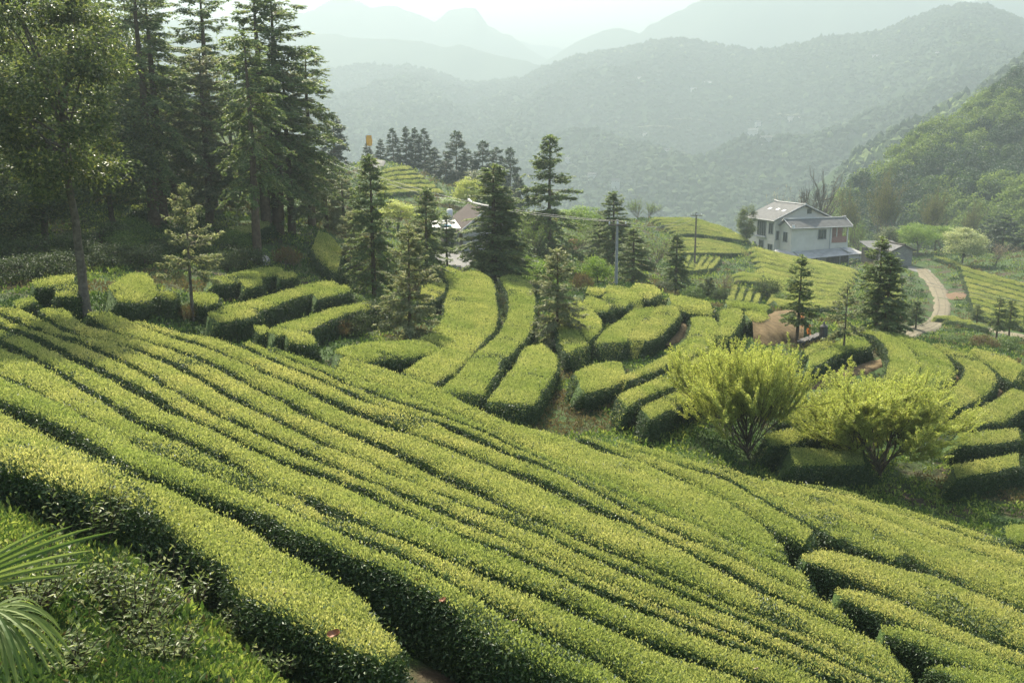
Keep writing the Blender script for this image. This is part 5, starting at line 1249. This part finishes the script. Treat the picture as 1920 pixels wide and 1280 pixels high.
tk = at(843.5, 412, 92); zt = ground(tk[None, :2])[0]
tank = empty("water_tank", (tk[0], tk[1], zt), "white cylindrical water tank standing above the little shack", "water tank")
g = Geo(); zt0, zt1 = tk[2] - zt, at(843, 392, 92)[2] - zt
g.tube([[0, 0, zt0], [0, 0, zt0 + .02], [0, 0, zt1 - .06], [0, 0, zt1]], [.24, .27, .27, .2], 16); g.obj("tank", M['tank'], tank)
each(tank, "leg", M['timber_and_shade'], [((x, y, zt0 / 2), (.06, .06, zt0)) for x in (-.18, .18) for y in (-.18, .18)])
bn = at(1075, 444, 108); bn[2] = ground(bn[None, :2])[0]
cart = empty("cart", tuple(bn), "small red covered cart parked on the sandy yard right of the broad fir", "cart", rz=.3, sc=.6)
g = Geo(); g.box((0, 0, .62), (1.7, 1.0, .5)); g.tube([[-.8, 0, .9], [.8, 0, .9]], .38, 10); g.obj("body", plain("red_paint", (.25, .05, .035), None, rough=.5), cart)
for sx in (-.55, .55):
    g = Geo(); g.tube([[sx, -.58, .3], [sx, .58, .3]], .3, 14); g.obj("wheel", M['timber_and_shade'], cart)
# poles and wires
def pole(px, base, top, r0, m, label, name, Y=None):
    b = cast([[px, base]])[0] if Y is None else at(px, base, Y); b[2] = ground(b[None, :2])[0]
    z1 = at(px, top, b[1])[2] - b[2]
    e = empty(name, tuple(b), label, "pole"); g = Geo()
    g.tube([[0, 0, -.3], [0, 0, z1 * .5], [0, 0, z1]], [r0, r0 * .82, r0 * .65], 10); g.obj("shaft", m, e)
    g = Geo(); g.box((0, -.12, z1 - .35), (1.3, .08, .10)); ca = g.obj("crossarm", M['wood_pole'], e)
    for x in (-.55, 0, .55):
        g = Geo(); g.tube([[x, -.12, z1 - .3], [x, -.12, z1 - .22], [x, -.12, z1 - .12]], [.03, .06, .03], 8); g.obj("insulator", M['tank'], ca)
    return b + np.array([0, -.12, z1 - .1])
p1 = pole(1155, 538, 412, .12, M['pole'], "pale concrete pole standing behind the mound, taller of the two poles", "utility_pole", 68)
p2 = pole(1302, 502, 398, .12, M['wood_pole'], "thin dark wooden pole on the tea hill left of the white house", "utility_pole", 112)
p3 = at(540, 262, 105); p4 = at(1440, 462, 150); p4[2] = ground(p4[None, :2])[0] + 4
def wire(a, b, sag, name, label, r=.012, dx=0, n=24):
    t = np.linspace(0, 1, n)[:, None]; P = a * (1 - t) + b * t + np.array([dx, 0, 0]); P[:, 2] -= sag * 4 * (t * (1 - t))[:, 0]
    g = Geo(); g.tube(P, r, 4); return tag(g.obj(name, M['wire']), label, "wire", "power wires")
for dx, nm in ((-.55, "left"), (.55, "right")):
    wire(p3, p1, 1.6, "wire", "power wire running down from the forest to the concrete pole, %s strand" % nm, dx=dx)
    wire(p1, p2, .9, "wire", "power wire between the concrete pole and the thin pole, %s strand" % nm, dx=dx)
for k in range(2):
    wire(at(1690, 516 + k * 5, 100), at(2000, 574 + k * 6, 92), .4, "wire", "wire crossing the slope right of the dirt road, %s one" % ("upper", "lower")[k], r=.016)
# stone post, low wall, banner
sp = at(1543, 640, 52.5); sp[2] = ground(sp[None, :2])[0]
hs = at(1543, 603, 52.5)[2] - sp[2]
post = empty("stone_post", tuple(sp), "dark grey stone post with a small capped top on the bare earth mound", "stone post", rz=.4)
solid(post, "shaft", M['stone'], [((0, 0, hs * .36), (.30, .30, hs * .80))])
g = Geo(); g.tube([[0, 0, hs * .76], [0, 0, hs * .80], [0, 0, hs * .86], [0, 0, hs]], [.27, .25, .10, .05], 4); g.obj("cap", M['stone'], post)
w0, w1 = cast([[1500, 650]])[0], cast([[1540, 634]])[0]; c_ = (w0 + w1) / 2; dd = w1 - w0
lw = Geo()
for k in range(9):
    f = (k + .5) / 9; q = w0 + dd * f - c_; lw.box((q[0], q[1], q[2] + .08), (np.linalg.norm(dd) / 9 * .96, .35 + .05 * (k % 3), .42 + .06 * (k % 2)), R=Matrix.Rotation(math.atan2(dd[1], dd[0]) + .04 * (k % 3 - 1), 3, 'Z'))
o = lw.obj("stone_wall", M['stone']); o.location = tuple(c_); tag(o, "low stone wall edging the bare earth mound beside the stone post", "wall")
bp_ = at(693, 292, 150); bp_[2] = ground(bp_[None, :2])[0]
fl = empty("banner", tuple(bp_), "orange banner on a pole above the pale road bend on the far ridge", "banner")
hb = at(693, 254, 150)[2] - bp_[2]
g = Geo(); g.tube([[-.45, 0, 0], [-.45, 0, hb]], .04, 6); g.obj("pole", M['wood_pole'], fl)
g = Geo(); zz = np.linspace(hb - 1.5, hb, 8); xx = np.linspace(-.42, .42, 7)
gx, gz = np.meshgrid(xx, zz); gy = .07 * np.sin(gx * 7 + gz * 2)
g.grid(np.stack([gx * (1 + .12 * np.cos(gz * 4)), gy, gz], -1)); g.grid(np.stack([gx * (1 + .12 * np.cos(gz * 4)), gy + .02, gz], -1)[::-1]); g.obj("cloth", M['banner'], fl)
for k, (px, py, s, lab) in enumerate([(965, 475, .5, "boulder"), (488, 492, .55, "pale boulder at the feet of the tall fir clump")][1:]):
    b = cast([[px, py]])[0]; g = Geo(); t = np.linspace(0, math.pi, 9)[:, None]; a = np.linspace(0, 2 * math.pi, 14, endpoint=False)[None]
    Pq = np.stack([np.sin(t) * np.cos(a), np.sin(t) * np.sin(a), np.cos(t) * .7 + 0 * a], -1)
    Pq = Pq * (1 + .25 * fbm(Pq.reshape(-1, 3) * 1.3, 3, 2).reshape(9, 14, 1)) * s; g.grid(Pq[::-1], 0, False, True); o = g.obj("boulder", plain("pale_boulder", (.30, .28, .24), (.38, .35, .30), 4, .9, .1, .4, 12)); o.location = tuple(b); tag(o, lab, "boulder")
# small houses on the far mountainside
flatG, _top = MT["mountain"]; FG = flatG.reshape(-1, 3)
fpx = 960 + 0 * FG[:, 0]
_b = (FG[:, 2] * math.cos(_t) + FG[:, 1] * math.sin(_t)); _d = FG[:, 1] * math.cos(_t) - FG[:, 2] * math.sin(_t)
fpx = 960 + FG[:, 0] / _d * FPX; fpy = 640 - _b / _d * FPX
def on_far(px, py):
    return FG[np.argmin((fpx - px) ** 2 + (fpy - py) ** 2)] * 1.0
FAR = """1111 333 15 15|blocky white house low on the far mountainside, left of the taller one
1158 350 16 24|tall white house at the foot of the far mountainside
1068 300 13 9|small grey white house above the blocky white house across the valley
1251 285 12 12|white house beside the terraces in the middle of the far mountainside
1409 246 18 13|larger white house of the hamlet across the valley
1438 257 20 9|low long white house of the hamlet across the valley
1421 236 10 9|small upper white house of the hamlet across the valley
1641 108 14 9|white house high on the right of the far mountain
1755 99 8 6|tiny white house near the top of the far mountain at the right
1198 147 12 6|small white house high above the terraces on the far mountain
1325 153 12 5|faint white house under the skyline of the far mountain
1302 170 11 5|faint low house below the one under the far skyline
1488 224 24 6|long reddish house right of the hamlet across the valley
1208 250 14 6|reddish roofed house at the left end of the far terraces"""
random.seed(9)
for row in FAR.split("\n"):
    q, lab = row.split("|"); px, py, w, h = map(float, q.split())
    b = on_far(px, py + h / 2); Yq = b[1]; w, h = w / FPX * Yq, h / FPX * Yq
    e = empty("far_house", tuple(b), lab, "house", "houses on the far mountainside", rz=random.uniform(-.4, .4))
    block(-w / 2, w / 2, -w * .3, w * .3, -4, h * .8).obj("wall", M['tarp'], e)
    gable_roof(-w / 2, w / 2, -w * .3, w * .3, h * .8, h * 1.0, 'u', w * .04, .3).obj("roof", [M['roof_brown'] if 'reddish' in lab else M['roof'], M['roof']], e)
for k, (x0, x1, y0, dy) in enumerate([(1195, 1270, 247, 1.5), (1225, 1285, 296, 1.5), (1055, 1125, 276, 1.5), (1455, 1500, 222, 2), (1260, 1330, 232, 1.2)]):
    xs = np.linspace(x0, x1, 14); A_ = np.array([on_far(x, y0 + 2.2 * math.sin(x * .05 + k)) for x in xs]); A_ = smooth(A_, 3); A_[:, 2] += 5
    Bq = A_ + np.array([0, 5.0, dy * .7]); g = Geo(); g.grid(np.stack([A_, Bq, Bq + [0, .5, -9]], 1)[:, ::-1]); structure(g.obj("terrace_strip", M['field_strip']))
# ------------------------------------------------------------------ weeds, shrubs and the fan palm at the photographer's feet
r_ = np.random.default_rng(23)
M['dry'] = leaf_mat("dry_grass", [(0, (.10, .075, .035)), (.5, (.17, .135, .065)), (1, (.12, .13, .04))], .3, .7, .1)
M['weed_dark'] = leaf_mat("dark_weed_leaves", [(0, (.022, .05, .012)), (.6, (.05, .095, .022)), (1, (.10, .15, .035))], .35, .5, .25)
M['shrub'] = leaf_mat("tea_shrub_leaves", [(0, (.05, .08, .02)), (.5, (.11, .155, .036)), (.85, (.19, .225, .065)), (1, (.28, .29, .12))], .45, .45, .3)
def tufts(P, size, blades, name, mats, mi, up=.8):
    k = len(P); idx = np.repeat(np.arange(k), blades); n = len(idx); g = Geo()
    s = np.repeat(size, blades); D = unit(r_.normal(0, .55, (n, 3)) + np.array([0, 0, up]))
    pos = P[idx] + r_.normal(0, 1, (n, 3)) * np.array([1, 1, 0]) * s[:, None] * .55 + np.array([0, 0, 1]) * (s * r_.uniform(0, .55, n))[:, None]
    N = unit(r_.normal(0, 1, (n, 3)) + np.array([0, -.3, .5])); L = s * r_.uniform(.35, .9, n)
    for m in range(len(mats)):
        q = mi[idx] == m; g.leaves(pos[q], D[q], N[q], L[q], L[q] * r_.uniform(.3, .5, q.sum()), m)
    return structure(g.obj(name, mats), "stuff")
# ground cover of the valley and the forest floor
n = 56000
px = r_.uniform(-500, 2500, n); Y = np.exp(r_.uniform(math.log(27), math.log(170), n)); P = ray(px, np.full(n, 560.)) * Y[:, None]
ok = np.ones(n, bool)
for q in NO_GRASS:
    for i in range(0, n, 6000):
        ok[i:i + 6000] &= (np.abs(P[i:i + 6000, None, :2] - q[None]).sum(-1).min(1) > .9)
P = P[ok]; Y = Y[ok]; P[:, 2] = ground(P[:, :2]) + .02
nv = fbm(P[:, :2] / 4, 3, 2)
mi = np.where(nv > .22, 2, np.where(nv < -.1, 1, 0))
tufts(P, (.09 + .0022 * Y) * r_.uniform(.6, 1.5, len(P)), 10, "grass", [M['weed'], M['weed_dark'], M['dry']], mi)
# weeds on the near bank
n = 100000
px = r_.uniform(-260, 900, n); Y = r_.uniform(4.2, 14, n); P = ray(px, np.full(n, 1150.)) * Y[:, None]; P[:, 2] = ground(P[:, :2])
ok = np.ones(n, bool)
mid0 = (resample(A0F, 50) + resample(A0N, 50)) / 2
ok &= np.array([(np.linalg.norm(mid0[:, :2] - p[:2], axis=1).min() > .55) for p in P])
sdn = P[:, 0] - np.interp(P[:, 1], A0N[::-1, 1], A0N[::-1, 0])
ok &= (sdn < .9)
P, Y = P[ok], Y[ok]
nv = fbm(P[:, :2] / .7, 3, 8)
mi = np.where(r_.random(len(P)) < .05, 2, np.where(nv + r_.normal(0, .15, len(P)) < -.02, 1, 0))
hgt = .045 + .06 * np.clip(fbm(P[:, :2] / 1.1, 3, 31) + .5, 0, 1)
tufts(P, hgt * np.clip(Y / 8.5, .55, 1.2) * r_.uniform(.7, 1.6, len(P)), 16, "weeds", [M['weed'], M['weed_dark'], M['dry']], mi, .9)
def shrub_geo(seed, H, rx, stems, leaf, per):
    r = np.random.default_rng(seed); tr, cr = Geo(), Geo()
    for s in range(stems):
        a = r.uniform(0, 6.28); rr_ = rx * math.sqrt(r.random()); n = 7; t = np.linspace(0, 1, n)[:, None]
        tip = np.array([math.cos(a) * rr_, math.sin(a) * rr_, H * r.uniform(.65, 1.05)]); b = np.array([tip[0] * .2, tip[1] * .2, 0])
        B = b * (1 - t) ** 2 + 2 * (b * .4 + tip * np.array([.5, .5, .5])) * t * (1 - t) + tip * t ** 2 + r.normal(0, .008, (n, 3))
        tr.tube(B, np.linspace(.007, .002, n), 4)
        k = per; f = np.linspace(.3, 1, k); pos = np.stack([np.interp(f, t[:, 0], B[:, c]) for c in range(3)], -1)
        aa = np.arange(k) * 2.4 + r.uniform(0, 6); out = np.stack([np.cos(aa), np.sin(aa), r.uniform(-.1, .55, k)], -1)
        out[-2:] += np.array([0, 0, 1.2])
        L = leaf * r.uniform(.7, 1.25, k) * (1.05 - .35 * f)
        # each leaf in two halves along its length so that it arches
        D = unit(out); N = unit(np.array([0, 0, 1.]) + r.normal(0, .3, (k, 3)))
        cr.leaves(pos, D, N, L, L * .42, 0, .12)
    return tr, cr
for i, (px, py, H, rx, st, pr, lab) in enumerate([
        (250, 1195, .62, .62, 60, 15, "large leafy tea shrub in the middle of the weedy bank"),
        (60, 1150, .55, .45, 34, 14, "leafy shrub behind the drooping palm fan"),
        (365, 1150, .55, .22, 12, 14, "slim shrub reaching up against the dark hedge side"),
        (405, 1120, .62, .07, 3, 14, "tall upright sprig before the dark side of the nearest hedge"),
        (520, 1275, .42, .30, 22, 13, "low leafy shrub at the bottom picture edge, left of the brownish sprig"),
        (610, 1265, .40, .12, 6, 12, "brownish sprig under the lower end of the nearest hedge"),
        (120, 1262, .30, .35, 26, 12, "low shrub under the palm fan in the bottom left corner"),
        (760, 1290, .34, .30, 30, 12, "bright low shrub at the bottom edge between the two nearest hedges"),
        (180, 1030, .7, .5, 40, 14, "dark shrub behind the upright palm blades"),
        (310, 1250, .40, .40, 40, 13, "leafy shrub low on the bank, right below the large one"),
        (420, 1215, .36, .26, 22, 13, "small leafy shrub on the bank beside the dark hedge flank"),
        (90, 985, .45, .40, 30, 13, "dark leafy shrub at the left edge behind the upright palm blades"),
        (235, 1045, .42, .34, 30, 13, "leafy shrub at the foot of the dark hedge flank, uppermost of three"),
        (330, 1100, .40, .30, 28, 13, "leafy shrub at the foot of the dark hedge flank, middle of three"),
        (470, 1200, .38, .28, 28, 13, "leafy shrub at the foot of the dark hedge flank, lowest of three"),
        (160, 1130, .34, .38, 30, 13, "shrub between the drooping palm fan and the large tea shrub")]):
    b = cast([[px, min(py, 1279)]], 0)[0] if py <= 1279 else np.r_[at(px, py, 8.0)[:2], 0]; b[2] = ground(b[None, :2])[0] - .02
    t, c = shrub_geo(60 + i, H, rx, st, .085, pr)
    e = empty("tea_shrub", tuple(b), lab, "shrub", "shrubs on the weedy bank")
    t.obj("stems", M['bark'], e); c.obj("foliage", M['shrub'] if i not in (7,) else M['weed'], e)
# broad weed with big pale leaves standing before the nearest hedge
def fan(hub, axis, side, n, L, span, droop, w, parent, seed):
    r = np.random.default_rng(seed); g = Geo(); axis, side = unit(axis[None])[0], unit(side[None])[0]; nrm = np.cross(axis, side)
    for k in range(n):
        a = (k / (n - 1) - .5) * span; d = axis * math.cos(a) + side * math.sin(a); l = L * (1 - .22 * abs(a) / (span / 2)) * r.uniform(.92, 1.05)
        t = np.linspace(0, 1, 10)[:, None]
        Cc = hub + d * l * t * (1 - .12 * droop * t) + np.array([0, 0, -1.]) * droop * l * .55 * t ** 2.6 + nrm * .03 * math.cos(k * 2.1)
        tang = unit(np.gradient(Cc, axis=0)); s = unit(np.cross(tang, nrm[None] + 1e-4)); up = np.cross(s, tang)
        ww = w * np.sin(np.pi * np.clip(t * .82 + .10, 0, 1)) ** .7
        ww[-1] = .001
        g.grid(np.stack([Cc - s * ww + up * ww * .45, Cc, Cc + s * ww + up * ww * .45], 1), 0, False)
    return g.obj("frond", M['palm'], parent)
pb = at(-150, 1250, 4.6); pb[2] = ground(pb[None, :2])[0]
palm = empty("fan_palm", tuple(pb), "fan palm with long folded blades reaching in from the left picture edge", "palm")
g = Geo(); tz = np.linspace(0, .5, 7); g.tube(np.c_[tz * .05, tz * .03, tz - .1], .07 + .012 * np.sin(np.arange(7) * 2), 9); g.obj("trunk", M['bark'], palm)
def rel(px, py, Y): return at(px, py, Y) - pb
for i, (hub, tip, sd, n, L, span, dr, w) in enumerate([
        (rel(-130, 1120, 4.3), rel(190, 975, 4.6), np.array([-.35, .2, .9]), 7, .85, .42, .18, .011),
        (rel(-10, 1150, 3.9), rel(190, 1165, 3.8), np.array([-.1, .9, .25]), 18, .38, 2.3, 1.0, .010),
        (rel(-150, 1190, 4.2), rel(40, 1000, 4.4), np.array([-.4, .3, .8]), 7, .55, .8, .3, .011)]):
    fan(hub, tip - hub, sd, n, L, span, dr, w, palm, 70 + i)
    g = Geo(); t = np.linspace(0, 1, 7)[:, None]; p0 = np.array([.02, .01, .36]); g.tube(p0 * (1 - t) + hub * t + np.array([0, 0, .12]) * t * (1 - t), .011, 6); g.obj("stalk", M['palm'], palm)
# curled dead leaves lying on the hedges
M['dead'] = plain("brown_dead_leaf", (.17, .075, .03), (.24, .11, .045), 30, .6, .3)
M['dead_pale'] = plain("pale_dead_leaf", (.28, .22, .15), (.36, .29, .20), 30, .6, .3)
for px, py, s, m, lab in [(832, 1131, .10, 'dead', "curled orange brown leaf on the second nearest hedge"), (783, 1090, .07, 'dead', "smaller brown leaf up the hedge from the curled orange brown one"),
                          (628, 1194, .11, 'dead', "large brown leaf on the lower end of the nearest hedge"), (527, 1118, .10, 'dead_pale', "pale pinkish dried leaf on top of the nearest hedge"),
                          (966, 1168, .07, 'dead_pale', "pale round dried leaf in the gap beside the second nearest hedge"), (1418, 1257, .06, 'dead_pale', "pale dried leaf on a hedge near the bottom picture edge")]:
    hl = .74 if px in (628, 527) else .82; b = cast([[px, py]], hl, ymax=30)[0]; b[2] += hl + .015
    u = np.linspace(-1, 1, 9); v = np.linspace(-1, 1, 7); gu, gv = np.meshgrid(u, v, indexing='ij'); wd = np.sqrt(np.clip(1 - gu ** 2, 0, 1)) * .42
    Pq = np.stack([gu * .6, gv * wd, .75 * gv ** 2 * wd + .30 * gu ** 2 + .05 * np.sin(gu * 5 + gv * 3) + .02], -1) * s
    g = Geo(); g.grid(Pq); g.grid((Pq - [0, 0, .004])[::-1]); o = g.obj("dead_leaf", M[m]); o.location = tuple(b); o.rotation_euler = (-.35, .25, r_.uniform(0, 3)); tag(o, lab, "leaf", "dead leaves on the hedges")
# ------------------------------------------------------------------ haze
def haze():
    m, n, out = mat("valley_haze")
    v = n.nodes.new("ShaderNodeVolumePrincipled")
    v.inputs["Color"].default_value = (*HAZE_COLOR, 1); v.inputs["Density"].default_value = HAZE_DENSITY
    v.inputs["Anisotropy"].default_value = .35
    n.links.new(v.outputs[0], out.inputs[1])
    try: m.cycles.homogeneous_volume = True
    except Exception: pass
    zmin, zmax = 0, 0
    for o in S.objects:
        if o.type == 'MESH':
            for c in o.bound_box:
                z = (o.matrix_world @ Vector(c)).z; zmin, zmax = min(zmin, z), max(zmax, z)
    g = Geo(); g.box((0, 4700, (zmin + zmax) / 2), (14000, 10000, zmax - zmin + 8), 0)
    structure(g.obj("haze", m), "stuff")
bpy.context.view_layer.update()
haze()
